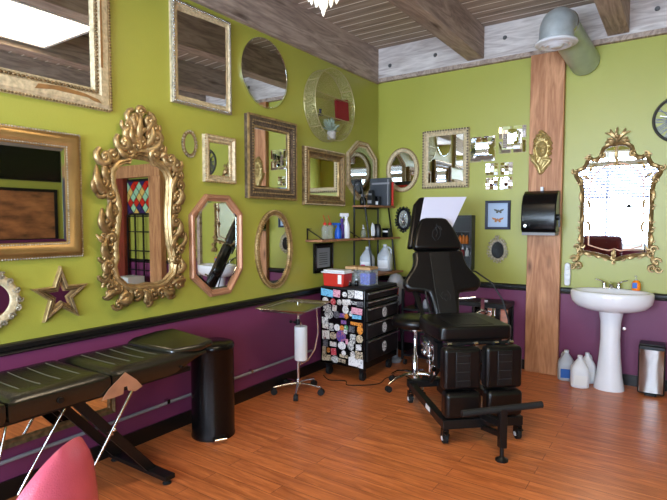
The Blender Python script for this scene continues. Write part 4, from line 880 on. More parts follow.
G().prism([(-.11, 0), (.11, 0), (.125, .125), (-.125, .125)], -.075, .075).build('body', 'red_plastic', t, smooth=False, bevel=.008)
g = G(); g.box(-.135, .135, -.088, .088, .126, .142); g.box(-.12, .12, -.07, .07, .142, .158); g.build('lid', 'white_plastic', t, smooth=False, bevel=.006); G().box(.055, .095, -.078, -.0755, .03, .115).build('label', 'paper_white', t, smooth=False)
for k, (x, m, lb) in enumerate(((.30, 'glove_grey', 'clear bin of grey supplies with cardboard lid on the tool chest'), (.445, 'glove_blue', 'clear bin of blue gloves with cardboard lid on the tool chest'))):
    y = -.99; t = thing('storage_bin', lb, 'bin', (x, y, zt)); g = G(); hw = .066
    for q in ((-hw, hw, -.08, -.076, 0, .15), (-hw, hw, .076, .08, 0, .15), (-hw, -hw + .004, -.076, .076, 0, .15), (hw - .004, hw, -.076, .076, 0, .15), (-hw, hw, -.08, .08, 0, .004)): g.box(*q)
    g.build('bin_body', 'clear_plastic', t, smooth=False); G().box(-hw + .008, hw - .008, -.07, .07, .006, .12).build('contents', m, t, smooth=False, bevel=.02); G().box(-hw - .003, hw + .003, -.084, .084, .152, .178).build('lid', 'cardboard', t, smooth=False, bevel=.003)
for k, (x, y, m, h, lb) in enumerate(((.20, -1.06, 'leaf_green', .05, 'small green-capped jar behind the sharps container'), (.40, -1.13, 'black_gloss', .07, 'small black jar in front of the clear bins'), (.345, -1.17, 'black_gloss', .05, 'short black jar beside the sharps container'))):
    bottle0('jar', lb, m, 'white_plastic', (x, y, zt), .02, h, None)
# cables behind/below the chest
g = G(); pts = []; 
P0 = [(.15, -1.33, .006), (.28, -1.42, .006), (.42, -1.36, .006), (.50, -1.45, .006), (.62, -1.38, .006), (.72, -1.25, .006), (.70, -1.05, .006), (.82, -.92, .006), (.95, -1.0, .006)]
for i in range(len(P0) - 1):
    for k in range(6):
        u = k / 6; q0, q1, q2, q3 = [Vector(P0[max(0, min(len(P0) - 1, i + j))]) for j in (-1, 0, 1, 2)]; pts.append(.5 * ((2 * q1) + (q2 - q0) * u + (2 * q0 - 5 * q1 + 4 * q2 - q3) * u * u + (3 * q1 - q0 - 3 * q2 + q3) * u ** 3))
tag(g.tube(pts, .0045, 6).build('power_cable', 'black_rubber'), 'black cable snaking on the floor around the tool chest', 'cable')
# dark equipment cart behind the chest, with grey/red tank on top
t = thing('equipment_cart', 'black open cart behind the tool chest and chair', 'cart', (.80, -.35, 0)); g = G()
for x in (-.19, .19):
    for y in (-.2, .2): G().box(x - .012, x + .012, y - .012, y + .012, .06, .80).build('post', 'black_satin', t, smooth=False)
for z in (.10, .36, .58): G().box(-.20, .20, -.21, .21, z, z + .018).build('shelf', 'black_satin', t, smooth=False)
for x in (-.17, .17):
    for y in (-.18, .18): G().cyl((x - .01, y, .03), (x + .01, y, .03), .03, n=14).build('caster', 'black_rubber', t)
for (x, y, z, r, h, m, lb) in ((.72, -.42, .599, .035, .16, 'black_satin', 'black bottle on the cart top, nearest the chest'), (.82, -.45, .599, .03, .12, 'grey_plastic', 'grey bottle on the cart top'), (.90, -.40, .599, .028, .15, 'pale_box', 'pale bottle on the cart top behind the chair'), (.78, -.45, .379, .05, .13, 'black_gloss', 'black jar on the middle cart shelf')):
    bottle0('bottle', lb, m, 'black_gloss', (x, y, z), r, h, None)
t = thing('vacuum_tank', 'grey rounded tank with red switch behind the tool chest', 'machine', (.49, -.48, 0)); g = G(); g.lathe([(.07, .0), (.08, .03), (.03, .05), (.028, .60), (.085, .64), (.105, .74), (.10, .86), (.06, .93), (.0, .95)], n=22, sx=.9); g.build('body', 'grey_plastic', t)
G().box(.035, .075, -.112, -.08, .74, .82).build('switch', 'red_plastic', t, smooth=False, bevel=.006)

# ================================================================== TRAY STAND
t = thing('tray_stand', 'chrome rolling tray stand holding a steel instrument tray', 'stand', (.245, -1.85, 0), 0)
pole = G().cyl((0, 0, .07), (0, 0, .80), .013, n=14).cyl((0, 0, .055), (0, 0, .12), .022, n=14).build('pole', 'chrome', t)
for k in range(5):
    a = -1.0 + k * 2 * PI / 5; e = (math.cos(a) * .215, math.sin(a) * .215)
    g = G(); g.tube([(0, 0, .085), (e[0] * .5, e[1] * .5, .08), (e[0], e[1], .065)], [.013, .011, .009], 8); l_ = g.build('leg', 'chrome', t)
    g = G(); g.cyl((e[0], e[1], .065), (e[0], e[1], .045), .008, n=8); px_, py_ = -math.sin(a) * .018, math.cos(a) * .018; g.cyl((e[0] - px_, e[1] - py_, .028), (e[0] + px_, e[1] + py_, .028), .028, n=16); g.build('caster', 'black_rubber', l_)
g = G(); mt = Matrix.Translation((.10, -.17, .805)) @ Matrix.Rotation(math.radians(12), 4, 'Z')
def tp(x, y, z): return mt @ Vector((x, y, z))
def tray_pts(hx, hy, z, r=.04):
    out = []
    for (cx_, cy_, a0) in ((hx - r, hy - r, 0), (-hx + r, hy - r, 1), (-hx + r, -hy + r, 2), (hx - r, -hy + r, 3)):
        for k in range(5): a = (a0 + k / 4) * PI / 2; out.append((cx_ + r * math.cos(a), cy_ + r * math.sin(a), z))
    return out
rings = [[g.b.verts.new(tp(*p)) for p in tray_pts(*q)] for q in ((.225, .285, .0), (.222, .282, .004), (.205, .265, .002), (.195, .255, -.016), (.19, .25, -.019), (.20, .26, -.018), (.208, .268, -.002))]
for a, b2 in zip(rings, rings[1:]):
    for k in range(20): g._f([a[k], a[(k + 1) % 20], b2[(k + 1) % 20], b2[k]])
g._f(rings[3]) ; g.build('tray', 'steel', t)
g = G(); g.tube([tp(.18, .23, -.025), tp(-.18, .23, -.025), tp(-.19, .0, -.025), tp(-.18, -.23, -.025), tp(.18, -.23, -.025)], .007, 8); g.tube([(0, 0, .78), tp(-.1, .1, -.025)], .009, 8); g.build('tray_support', 'chrome', t)
g = G(); g.tube([(.17, .04, .77), (.18, .05, .55), (.16, .03, .40), (.10, .01, .30), (.0, 0, .24)], .007, 8); g.build('side_rod', 'chrome', t)
g = G(); g.cyl((-.035, -.01, .62), (.03, -.0, .62), .012, n=10); g.ball((-.07, -.01, .62), .016, 1); g.tube([(-.035, -.01, .62), (-.07, -.01, .62)], .005, 6); g.cyl((0, 0, .60), (0, 0, .65), .019, n=12); g.build('clamp_knob', 'black_satin', t)
t2 = thing('paper_towel_roll', 'white paper towel roll hung upright on the tray stand', 'paper roll', (.320, -1.905, .315)); G().lathe([(.053, 0), (.055, .004), (.055, .286), (.053, .29), (.02, .29), (.02, .27)], n=28).build('roll', 'paper_white', t2); G().cyl((0, 0, -.03), (0, 0, .32), .008, n=8).build('holder', 'chrome', t2)

# ================================================================== STEP BIN
t = thing('pedal_bin', 'tall black round pedal bin at the foot of the bench', 'bin', (.285, -2.87, 0))
G().lathe([(.150, .0), (.152, .01), (.148, .02), (.148, .615), (.150, .62)], n=40).build('body', 'black_gloss', t)
G().lathe([(.152, .622), (.152, .64), (.146, .652), (.12, .66), (.0, .662)], n=40).build('lid', 'black_gloss', t)
g = G(); mt = Matrix.Rotation(math.radians(-28), 4, 'Z'); g.box(.135, .20, -.045, .045, .014, .034, mt); g.build('pedal', 'chrome', t, smooth=False, bevel=.006)

# ================================================================== BENCH
t = thing('massage_bench', 'black vinyl massage bench along the left wall', 'bench', (.33, -3.9, 0))
def pad(y0, y1, sag=.012):
    g = G(); N, Mx = 14, 12; x0, x1 = -.26, .27; top = {}
    for i in range(N + 1):
        for j in range(Mx + 1):
            u = i / N; v = j / Mx; x = x0 + (x1 - x0) * v; y = y0 + (y1 - y0) * u
            e = min(1, min(v, 1 - v) / .12) * min(1, min(u, 1 - u) / .10); z = .735 - .022 * (1 - e) ** 2 - sag * math.sin(PI * v) * math.sin(PI * u)
            top[i, j] = g.b.verts.new((x, y, z))
    for i in range(N):
        for j in range(Mx): g._f([top[i, j], top[i + 1, j], top[i + 1, j + 1], top[i, j + 1]])
    loop = [top[i, 0] for i in range(N)] + [top[N, j] for j in range(Mx)] + [top[i, Mx] for i in range(N, 0, -1)] + [top[0, j] for j in range(Mx, 0, -1)]
    cx_, cy_ = (x0 + x1) / 2, (y0 + y1) / 2; prev = loop
    for (z, k) in ((.70, 1.008), (.65, 1.008), (.625, .985)):
        nv = [g.b.verts.new((cx_ + (v.co.x - cx_) * k, cy_ + (v.co.y - cy_) * k, z + (.07 * max(0, min(1, (v.co.y - .46) / .2)) * (.70 - z) / .075 if y1 > .6 else 0))) for v in loop]
        for a in range(len(loop)): g._f([prev[a], prev[(a + 1) % len(loop)], nv[(a + 1) % len(loop)], nv[a]])
        prev = nv
    g._f(prev[::-1]); return g
for (a, b2) in ((-1.03, -.435), (-.42, .055), (.07, .69)):
    p_ = pad(a, b2).build('cushion', 'vinyl_bench', t)
    g = G(); n = int((b2 - a) / .085)
    for k in range(1, n):
        y = a + (b2 - a) * k / n; pts = []
        for j in range(11):
            v = .16 + .62 * j / 10; u = (y - a) / (b2 - a); pts.append((-.26 + .53 * v, y, .7362 - .012 * math.sin(PI * v) * math.sin(PI * u)))
        g.tube(pts, .0014, 4)
    g.build('stitching', 'stitch', p_)
# raised head cushion
g = G(); mt = Matrix.Translation((.01, .63, .744)) @ Matrix.Rotation(math.radians(4), 4, 'X'); g.prism([(-.25, -.10), (-.20, -.17), (.20, -.15), (.28, .0), (.26, .12), (-.20, .19), (-.25, .08)], -.022, .018, 'xy', mt); g.build('head_cushion', 'vinyl_bench', t, bevel=.018, seg=4)
g = G(); g.box(-.20, .21, -1.0, .62, .595, .622); g.build('underframe', 'black_satin', t, smooth=False)
for x in (-.22, .12):
    for (ya, yb) in ((-.06, .40), (-.52, -.98)): G().beam((x, ya, .60), (x, yb, .045), .05, .022, up=(1, 0, 0)).build('leg', 'black_satin', t, smooth=False)
for y in (.40, -.98):
    f_ = G().box(-.27, .285, y - .035, y + .035, .028, .055).build('foot_bar', 'black_satin', t, smooth=False, bevel=.004)
    for x in (-.25, .255): G().lathe([(.024, 0), (.026, .006), (.012, .014), (.010, .03)], (x, y, 0), 14).build('foot', 'black_rubber', f_)
for x in (.27, -.20): G().tube([(x, .185, .615), (x, -.10, .20), (x, -.19, .06)], [.009, .006, .008], 8).build('gas_strut', 'chrome', t)
g = G(); g.tube([(.12, .12, .36), (.20, .08, .40), (.27, .06, .41)], .006, 6); g.ball((.27, .07, .43), .014, 1); g.build('strut_bolt', 'chrome', t)
g = G(); Bp = [(.04, .65), (.10, .69), (.135, .715), (.20, .66), (.235, .615), (.19, .60), (.15, .615), (.145, .64), (.125, .64), (.12, .605), (.06, .60), (.00, .605)]; g.prism(Bp, .2765, .281, 'yz'); g.build('hinge_plate', 'copper_frame', t, smooth=False)  # copper colour stands in for the floor mirrored in a polished steel plate
g = G(); g.cyl((.274, .50, .655), (.282, .50, .655), .008, n=10); g.cyl((.274, -.20, .665), (.282, -.20, .665), .014, n=12); g.build('cap_button', 'black_satin', t)
g = G(); g.tube([(.10, -.35, .61), (.18, -.46, .30), (.2, -.52, .14)], .006, 6); g.build('rod', 'chrome', t)

# ================================================================== TATTOO CHAIR
AX = math.atan2(-.738, .675)
t = thing('tattoo_chair', 'black vinyl reclining tattoo chair with split leg rests', 'chair', (1.88, -1.90, 0), AX)
def slab(g, pts, th, mt, r=0): g.prism(pts, 0, th, 'xy', mt)
# seat
SEAT = [(-.085, -.24), (-.085, .24), (-.11, .268), (-.30, .275), (-.50, .275), (-.60, .25), (-.63, .18), (-.63, -.18), (-.60, -.25), (-.50, -.285), (-.30, -.285), (-.11, -.268)]
st = G().prism(SEAT, .665, .765, 'xy').build('seat', 'vinyl_black', t, bevel=.032, seg=5)
G().prism([(-.14, -.15), (-.14, .15), (-.52, .15), (-.52, -.15)], .757, .768, 'xy').build('seat_panel', 'vinyl_panel', st, bevel=.004)
g = G(); g.box(-.56, -.12, -.20, .20, .640, .664); g.build('seat_pan', 'black_satin', t, smooth=False)
# back: inclined plane (v up the back, y across)
th = math.atan2(-.37, .80); MB = Matrix.Translation((-.63, 0, .73)) @ Matrix.Rotation(th, 4, 'Y')  # local z -> up the back, local x -> front
def ppad(name, out, f0, f1, m, bv, parent=t): g = G(); g.prism([(y, v) for y, v in out], f0, f1, 'yz', MB); return g.build(name, m, parent, bevel=bv, seg=4)
def sym(h): return ccw(h + [(-y, v) for y, v in h[::-1]])
bk = ppad('backrest', sym([(.10, -.01), (.115, .12), (.13, .205), (.18, .222), (.29, .232), (.328, .262), (.332, .315), (.298, .36), (.258, .41), (.232, .45), (.218, .50), (.216, .58)]), -.085, .0, 'vinyl_black', .028)
ppad('backrest_panel', sym([(.075, .02), (.085, .24), (.085, .56)]), -.004, .006, 'vinyl_panel', .004, bk)
hd = ppad('headrest', sym([(.205, .592), (.21, .64), (.185, .73), (.15, .81), (.115, .875), (.07, .885)]), -.075, .005, 'vinyl_black', .024)
g = G()
def emb(pts): g.tube([MB @ Vector((.0085, y, v)) for y, v in pts], .0022, 5)
emb([(-.02, .66), (-.045, .70), (-.03, .75), (.0, .78), (.015, .82)]); emb([(.0, .67), (.03, .71), (.035, .76), (.015, .80)]); emb([(-.01, .70), (.01, .74), (-.005, .78)]); emb([(.015, .80), (.04, .79), (.05, .76)]); g.build('emblem', 'dark_stitch', hd)
g = G(); [g.tube([MB @ Vector((.0085, y, v)) for y, v in q], .0022, 5) for q in ([(-.03, .15), (-.045, .18), (-.02, .21)], [(.03, .14), (.04, .18), (.02, .22)], [(-.02, .16), (.0, .13), (.02, .16)], [(-.01, .18), (.012, .19)])]; g.build('emblem', 'dark_stitch', bk)
G().prism([(-.06, -.03), (.06, -.03), (.06, .60), (-.06, .60)], -.112, -.087, 'yz', MB).build('back_bar', 'black_satin', t, smooth=False)
ppad('rear_pad', [(-.235, .64), (.20, .64), (.155, 1.05), (.09, 1.13), (-.07, 1.13), (-.13, 1.06)], -.155, -.085, 'vinyl_black', .022)
for s_ in (-1, 1): G().beam(MB @ Vector((-.12, s_ * .12, .50)), MB @ Vector((-.12, s_ * .12, .80)), .025, .012).build('rear_pad_bracket', 'black_satin', t, smooth=False)
# paper sheet hanging on the rear pad
g = G(); mt = MB; P = [(-.13, .80), (.17, .80), (.365, 1.125), (-.035, 1.118)]; g.prism(P, -.078, -.0765, 'yz', MB)
pp = g.build('paper_sheet', 'paper', None, smooth=False); pp.matrix_world = Matrix.Translation((1.88, -1.90, 0)) @ Matrix.Rotation(AX, 4, 'Z'); tag(pp, 'white lilac paper sheet propped behind the chair headrest', 'paper')
# leg rests
for s_ in (-1, 1):
    c = -.008 + s_ * .148; hw = .132
    lp = G().box(-.045, .05, c - hw, c + hw, .362, .648).build('leg_pad', 'vinyl_black', t, bevel=.026, seg=5)
    g = G(); g.box(.046, .056, c - .052, c + .052, .385, .625); g.build('leg_panel', 'vinyl_panel', lp, bevel=.004)
    g = G(); [g.tube([(.0575, c - .05, z), (.0575, c + .05, z)], .0016, 4) for z in (.43, .49, .55, .60)]; g.build('stitching', 'dark_stitch', lp)
    G().box(-.035, .075, c - hw + .005, c + hw - .005, .175, .352).build('calf_pad', 'vinyl_black', t, bevel=.030, seg=5)
    G().box(-.075, -.047, c - .05, c + .05, .22, .66).build('leg_pad_bracket', 'black_satin', t, smooth=False)
g = G(); g.cyl((-.06, -.26, .655), (-.06, .25, .655), .012, n=10); g.build('hinge_rod', 'black_satin', t)
g = G()
for y in (-.22, -.03, .12, .23): g.cyl((-.045, y - .015, .658), (-.045, y + .015, .658), .014, n=10)
g.build('hinge_nut', 'chrome', t)
# base: cross bar, spine, rear bar, column
fb = G().box(.0, .062, -.295, .275, .105, .168).build('front_bar', 'black_satin', t, smooth=False, bevel=.005)
rb = G().box(-.78, -.72, -.30, .28, .135, .195).build('rear_bar', 'black_satin', t, smooth=False, bevel=.005)
sp = G().box(-.74, -.07, -.055, .045, .10, .185).build('spine', 'black_satin', t, smooth=False, bevel=.005)
G().box(-.30, -.21, -.2965, -.2955, .125, .160).build('warning_label', 'paper_white', sp, smooth=False)
g = G(); g.beam((-.74, -.27, .155), (.0, -.27, .135), .05, .05); g.beam((-.74, .25, .155), (.0, .25, .135), .05, .05); g.build('side_rails', 'black_satin', t, smooth=False)
for (x, y) in ((.03, -.272), (.03, .252), (-.75, -.275), (-.75, .255)):
    g = G(); g.cyl((x, y, .135 if x < 0 else .106), (x, y, .095), .011, n=10); g.box(x - .024, x + .024, y - .02, y - .014, .035, .10); g.box(x - .024, x + .024, y + .014, y + .02, .035, .10); g.box(x - .024, x + .024, y - .02, y + .02, .09, .10); g.box(x + .02, x + .055, y - .014, y + .014, .075, .082); c = g.build('caster', 'black_satin', t, smooth=False)
    g = G(); g.cyl((x, y - .013, .037), (x, y + .013, .037), .037, n=22); g.build('wheel', 'black_rubber', c); g = G(); g.cyl((x, y - .0225, .037), (x, y + .0225, .037), .015, n=14); g.build('hub', 'white_plastic', c)
g = G(); g.lathe([(.055, .19), (.055, .40), (.04, .41), (.04, .635)], (-.40, 0, 0), 20); g.build('column', 'chrome', t)
for (a, b2) in (((-.62, .22), (-.20, .60)), ((-.20, .22), (-.58, .60))):
    for y in (-.15, .15): G().beam((a[0], y, a[1]), (b2[0], y, b2[1]), .022, .045).build('lift_arm', 'black_satin', t, smooth=False)
g = G()
for (x, y, z, r, L_) in ((-.50, -.235, .54, .024, .06), (-.50, -.235, .49, .026, .07), (-.43, -.23, .57, .018, .05), (-.40, -.22, .47, .022, .05), (-.34, -.22, .55, .016, .05), (-.36, -.22, .40, .02, .04), (-.45, -.22, .42, .016, .04)): g.cyl((x - L_ / 2, y, z), (x + L_ / 2, y, z), r, n=12)
g.cyl((-.44, -.22, .35), (-.44, -.22, .62), .012, n=10); g.cyl((-.36, -.21, .35), (-.36, -.21, .62), .010, n=10); g.build('adjuster_fittings', 'chrome', t)
g = G(); g.box(-.52, -.30, -.24, -.17, .60, .640); g.box(-.30, -.22, -.24, -.19, .44, .62); g.box(-.54, -.46, -.26, -.20, .58, .61); g.build('adjuster_housing', 'black_satin', t, smooth=False)
# T foot rest
g = G(); g.beam((-.05, -.008, .165), (.32, -.008, .235), .045, .04); g.beam((.04, -.008, .10), (.30, -.008, .16), .03, .03); g.build('foot_arm', 'black_satin', t, smooth=False)
G().box(.30, .345, -.03, .015, .085, .335).build('foot_post', 'black_satin', t, smooth=False, bevel=.003)
g = G(); g.cyl((.322, -.008, .02), (.322, -.008, .10), .013, n=12); g.lathe([(.04, .0), (.04, .01), (.02, .02), (.012, .03)], (.322, -.008, 0), 20); g.build('levelling_foot', 'black_satin', t)
G().tube([(.322, -.275, .315), (.322, .255, .345)], .021, 14).build('foot_rest_bar', 'black_rubber', t)
# armrest hinge hardware on the far side
g = G(); g.tube([(-.66, .14, .70), (-.60, .27, .78), (-.56, .28, .78)], .011, 8); g.tube([(-.72, .10, .86), (-.66, .24, .88)], .011, 8); g.beam((-.60, .27, .68), (-.60, .27, .88), .03, .012); g.build('armrest_bracket', 'chrome', t)
g = G(); g.tube([(-.64, -.14, .70), (-.74, -.16, .93)], .008, 8); g.beam((-.60, -.20, .70), (-.80, -.26, .98), .035, .014); g.build('recline_bracket', 'black_satin', t)
# rolling stool behind the chair
t = thing('rolling_stool', 'black round rolling stool with chrome star base behind the chair', 'stool', (1.04, -1.17, 0))
G().lathe([(.17, .56), (.205, .575), (.21, .615), (.195, .645), (.15, .655), (.0, .652)], n=36).build('seat', 'vinyl_black', t)
G().lathe([(.028, .08), (.028, .30), (.016, .31), (.016, .52), (.07, .53), (.07, .56)], n=18).build('column', 'chrome', t)
for k in range(5):
    a = 4.15 + k * 2 * PI / 5; e = (math.cos(a) * .27, math.sin(a) * .27)
    l_ = G().tube([(0, 0, .13), (e[0] * .35, e[1] * .35, .135), (e[0] * .75, e[1] * .75, .11), (e[0], e[1], .07)], [.018, .016, .014, .010], 8).build('leg', 'chrome', t)
    px_, py_ = -math.sin(a) * .02, math.cos(a) * .02; G().cyl((e[0] - px_, e[1] - py_, .027), (e[0] + px_, e[1] + py_, .027), .027, n=16).build('caster', 'black_rubber', l_)
# gooseneck lamp arcing behind the chair
t = thing('gooseneck_lamp', 'thin black gooseneck lamp arm arching right of the chair back', 'lamp', (1.79, -.90, 0))
G().lathe([(.11, 0), (.11, .012), (.03, .02), (.012, .03)], n=24).build('base', 'black_satin', t)
g = G(); pts = [(0, 0, .02), (0, 0, .52), (-.01, 0, .66), (-.06, 0, .82), (-.155, 0, .965), (-.30, 0, 1.055), (-.44, 0, 1.08), (-.56, .02, 1.06)]; g.tube(pts, .0075, 8); g.build('arm', 'black_satin', t)
G().lathe([(.0, 0), (.02, .005), (.03, .03), (.05, .09), (.046, .09)], n=20, mt=Matrix.Rotation(math.radians(200), 4, 'Y')).build('lamp_head', 'black_satin', t, loc=(-.56, .02, 1.06))
# low table and leaning mirror behind the chair
t = thing('side_table', 'narrow black table against the purple back wall behind the chair', 'table', (1.38, -.24, 0))
G().box(-.24, .24, -.15, .15, .655, .70).build('tabletop', 'black_satin', t, smooth=False, bevel=.004)
G().box(.10, .14, -.02, .02, .012, .654).build('leg', 'black_satin', t, smooth=False); G().box(-.14, .22, -.12, .12, 0, .012).build('base', 'black_satin', t, smooth=False)
tag(G().box(1.395, 1.425, -.36, -.33, .702, .722).build('small_cap', 'white_plastic', smooth=False, bevel=.004), 'tiny white cap on the narrow black table', 'cap')
t = wall_thing('leaning_mirror', 'plain low mirror on the purple wall behind the black table', 'mirror', 'B', 1.385, .12)
inn = rect(-.21, .19, .02, .52); g = G(); frame_sweep(g, inn, [(0, 0), (0, .02), (.016, .02), (.016, 0)]); g.build('frame', 'black_satin', t, smooth=False); glass(t, inn)

# ================================================================== PINK CHAIR (near camera, bottom left)
ra = math.atan2(.5607, .828); t = thing('pink_chair', 'glossy pink moulded chair back at the bottom left', 'chair', (1.395, -4.675, 0), ra - .12)
g = G(); N, Mz = 26, 14; ins = {}; R0 = .238
for side, rr in ((0, R0), (1, R0 - .04)):
    for i in range(N + 1):
        a = (i / N - .5) * 2 * 1.65; zt_ = .42 + .465 * max(0, 1 - abs(a / 1.60) ** 2.1)
        for j in range(Mz + 1):
            v = j / Mz; z = .36 + (zt_ - .36) * v; k = rr * (1 + .05 * math.sin(PI * v) - .06 * v * v); edge = .018 * (max(0, v - .85) / .15) ** 2; k2 = k - edge if side == 0 else k + edge
            ins[side, i, j] = g.b.verts.new((k2 * math.cos(a), k2 * math.sin(a), z))
for sd in (0, 1):
    for i in range(N):
        for j in range(Mz): g._f([ins[sd, i, j], ins[sd, i + 1, j], ins[sd, i + 1, j + 1], ins[sd, i, j + 1]])
for i in range(N):
    for j in (0, Mz): g._f([ins[0, i, j], ins[0, i + 1, j], ins[1, i + 1, j], ins[1, i, j]])
for i in (0, N):
    for j in range(Mz): g._f([ins[0, i, j], ins[0, i, j + 1], ins[1, i, j + 1], ins[1, i, j]])
g.build('backrest', 'pink_vinyl', t)
G().lathe([(.15, .36), (.20, .37), (.205, .42), (.18, .45), (.0, .455)], (-.02, 0, 0), 32).build('seat', 'pink_vinyl', t)
for a in (.8, 2.34, 3.94, 5.48): G().cyl((math.cos(a) * .13, math.sin(a) * .13, .36), (math.cos(a) * .19, math.sin(a) * .19, 0), .014, .010, 10).build('leg', 'chrome', t)

# ================================================================== CEILING FIXTURES
def fixture(x0, x1, y0, y1, label):
    t = thing('ceiling_light', label, 'ceiling light', ((x0 + x1) / 2, (y0 + y1) / 2, 3.20), 0); hx, hy = (x1 - x0) / 2, (y1 - y0) / 2
    g = G(); g.box(-hx, hx, -hy, hy, .04, .28); g.build('housing', 'cabinet_white', t, smooth=False)
    g = G(); [g.box(*q) for q in ((-hx, hx, -hy, -hy + .03, 0, .04), (-hx, hx, hy - .03, hy, 0, .04), (-hx, -hx + .03, -hy + .03, hy - .03, 0, .04), (hx - .03, hx, -hy + .03, hy - .03, 0, .04), (-.006, .006, -hy + .03, hy - .03, .0, .04))]; g.build('trim_frame', 'cabinet_white', t, smooth=False)
    for s_ in (-1, 1): G().box(min(s_ * .008, s_ * (hx - .032)), max(s_ * .008, s_ * (hx - .032)), -hy + .032, hy - .032, .010, .022).build('diffuser', 'lamp_diffuser', t, smooth=False)
    return t
fixture(1.37, 2.31, -3.95, -2.65, 'large fluorescent ceiling panel seen in the top left mirror')
# chandelier
t = thing('chandelier', 'crystal chandelier whose drops hang in at the top edge', 'chandelier', (1.155, -2.75, 2.69))
g = G(); g.cyl((0, 0, .36), (0, 0, .585), .006, n=8); g.lathe([(.0, .575), (.05, .57), (.06, .584)], n=20); g.build('stem', 'chrome', t)
g = G(); g.lathe([(.105, .28), (.115, .285), (.115, .30), (.105, .305)], n=28); g.lathe([(.02, .34), (.03, .35), (.02, .36)], n=16); [g.tube([(math.cos(a) * .11, math.sin(a) * .11, .30), (math.cos(a) * .02, math.sin(a) * .02, .35)], .004, 6) for a in (0, 1.57, 3.14, 4.71)]; g.build('ring', 'chrome', t)
def drop(x, y, z0, z1, r):
    g = G(); h = z1 - z0; g.lathe([(.001, 0), (r * .6, h * .12), (r, h * .32), (r * .7, h * .7), (r * .35, h), (.001, h * 1.02)], (x, y, z0), 6); g.build('crystal_drop', 'crystal', t, smooth=False)
for k in range(12): a = k * PI / 6; drop(math.cos(a) * .11, math.sin(a) * .11, .155, .285, .018)
for k in range(8): a = k * PI / 4 + .2; drop(math.cos(a) * .06, math.sin(a) * .06, .12, .27, .016)
drop(0, 0, .045, .27, .024)
for k in range(3): a = k * 2.1; G().ball((math.cos(a) * .035, math.sin(a) * .035, .32), .018, 2).build('bulb', 'bulb', t)

t.scale = (.8, .8, .8)
# ================================================================== THE REST OF THE ROOM (seen in the mirrors)
t = bpy.data.objects.new('door_1', None); COL.objects.link(t); t.location = (3.13, 0, 0); struct(t)
G().box(.0, .62, -.04, -.005, .0, 2.10).build('door_leaf', 'door_wood', t, smooth=False); g = G(); g.box(-.06, 0, -.05, 0, 0, 2.16); g.box(.62, .68, -.05, 0, 0, 2.16); g.box(0, .62, -.05, 0, 2.10, 2.16); g.build('door_frame', 'beam_wood', t, smooth=False)
g = G(); g.cyl((.07, -.04, 1.0), (.07, -.075, 1.0), .012, n=10); g.ball((.07, -.09, 1.0), .028, 2); g.build('door_knob', 'steel', t)
t = thing('stained_glass_screen', 'wood framed screen with red and green diamond stained glass', 'screen', (4.55, -.02, 0))
g = G(); g.box(-.65, -.36, -.10, 0, 0, 2.22); g.build('left_post', 'door_wood', t, smooth=False)
G().box(.33, .62, -.10, 0, 0, 2.22).build('right_post', 'red_wood', t, smooth=False); G().box(-.65, .80, -.11, 0, 2.221, 2.42).build('header', 'door_wood', t, smooth=False); G().box(.62, .80, -.08, 0, 0, 2.22).build('teal_panel', 'teal_paint', t, smooth=False)
g = G(); mats = ['glass_red', 'glass_green', 'glass_amber', 'glass_violet']
x0, x1, z0, z1 = -.34, .30, 1.63, 2.16; nx, nz = 4, 3; wx, wz = (x1 - x0) / nx, (z1 - z0) / nz
for i in range(nx + 1):
    for j in range(nz * 2 + 1):
        cx_ = x0 + wx * (i + (0 if j % 2 else .5)); cz_ = z0 + wz * j / 2
        P = [(cx_ - wx / 2, cz_), (cx_, cz_ - wz / 2), (cx_ + wx / 2, cz_), (cx_, cz_ + wz / 2)]
        P = [(min(max(a, x0), x1), min(max(b2, z0), z1)) for a, b2 in P]
        if len(set(P)) < 3 or abs(sum(P[k][0] * P[(k + 1) % 4][1] - P[(k + 1) % 4][0] * P[k][1] for k in range(4))) < 1e-4: continue
        g.mi = [3, 1, 0, 1, 2, 0, 3][j] if i % 2 else [2, 3, 0, 2, 1, 1, 0][j]; cm = (sum(p[0] for p in P) / 4, sum(p[1] for p in P) / 4); g.prism([(cm[0] + (a - cm[0]) * .86, cm[1] + (b2 - cm[1]) * .86) for a, b2 in P], -.03, -.036)
g.build('stained_glass', mats, t, smooth=False)
g = G(); g.box(-.36, .33, -.028, -.012, 1.60, 2.2); g.build('glass_backing', 'black_satin', t, smooth=False)
g = G(); [g.box(x - .012, x + .012, -.05, -.03, .35, 1.6) for x in (-.34, -.12, .10, .31)]; [g.box(-.35, .32, -.048, -.032, z - .01, z + .01) for z in (.36, .68, 1.0, 1.32, 1.58)]; g.build('iron_grille', 'black_satin', t, smooth=False)
small_box('paper_stack', 'white stack of paper behind the iron grille', 'paper', 4.30, 4.62, -.45, -.15, .40, .60, 'pale_box')
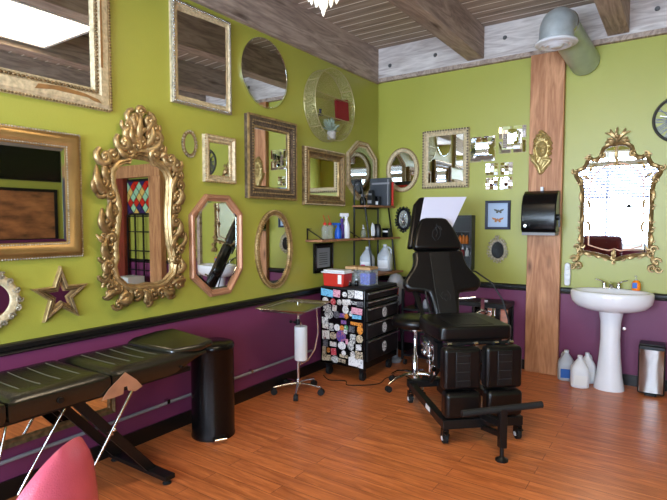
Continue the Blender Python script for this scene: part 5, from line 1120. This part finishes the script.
tag(G().box(4.22, 4.70, -.50, -.13, .0, .399).build('low_cabinet', 'black_satin', smooth=False), 'low black cabinet in front of the iron grille', 'cabinet')
# right wall: dark screen and warm paintings
t = thing('wall_screen', 'large black screen high on the right wall', 'screen', (XR, -1.6, 2.2), -PI / 2); G().box(-1.1, 1.1, -.06, 0, 0, .75).build('panel', 'black_gloss', t, smooth=False, bevel=.01); G().box(-1.12, 1.12, -.045, 0, -.02, .77).build('bezel', 'black_satin', t, smooth=False)
t = thing('wall_painting', 'wide abstract painting in amber and brown on the right wall', 'painting', (XR, -1.6, 1.15), -PI / 2); g = G(); frame_sweep(g, rect(-1.0, 1.0, .05, .85), [(0, 0), (0, .02), (.05, .03), (.05, 0)]); g.build('frame', 'black_satin', t, smooth=False)
mat('painting_warm', (150, 96, 54), 0.6, var=0.8, vscale=2.2, stretch=(1, 1, 3)); G().box(-1.0, 1.0, -.012, -.002, .05, .85).build('canvas', 'painting_warm', t, smooth=False)
# burgundy armchair and a floor lamp by the street window
t = thing('armchair', 'burgundy armchair under the street window', 'chair', (1.55, -6.95, 0)); G().box(-.38, .38, -.36, .35, .12, .45).build('seat', 'burgundy_cloth', t, bevel=.05); G().box(-.40, .40, -.42, -.22, .45, 1.18).build('backrest', 'burgundy_cloth', t, bevel=.08)
for x in (-.33, .33):
    G().box(x - .07, x + .07, -.22, .33, .45, .66).build('armrest', 'burgundy_cloth', t, bevel=.04)
    for y in (-.3, .3): G().box(x - .03, x + .03, y - .03, y + .03, 0, .12).build('leg', 'black_satin', t, smooth=False)
t = thing('floor_lamp', 'black arched floor lamp by the street window', 'lamp', (2.38, -6.9, 0)); G().lathe([(.14, 0), (.14, .02), (.02, .03)], n=24).build('base', 'black_satin', t)
G().tube([(0, 0, .02), (0, 0, 1.5), (-.03, 0, 1.68), (-.12, 0, 1.78), (-.28, 0, 1.80)], .012, 8).build('pole', 'black_satin', t); G().lathe([(.02, .05), (.03, .04), (.07, -.03), (.065, -.03)], (-.30, 0, 1.80), 20).build('lamp_shade', 'black_satin', t)
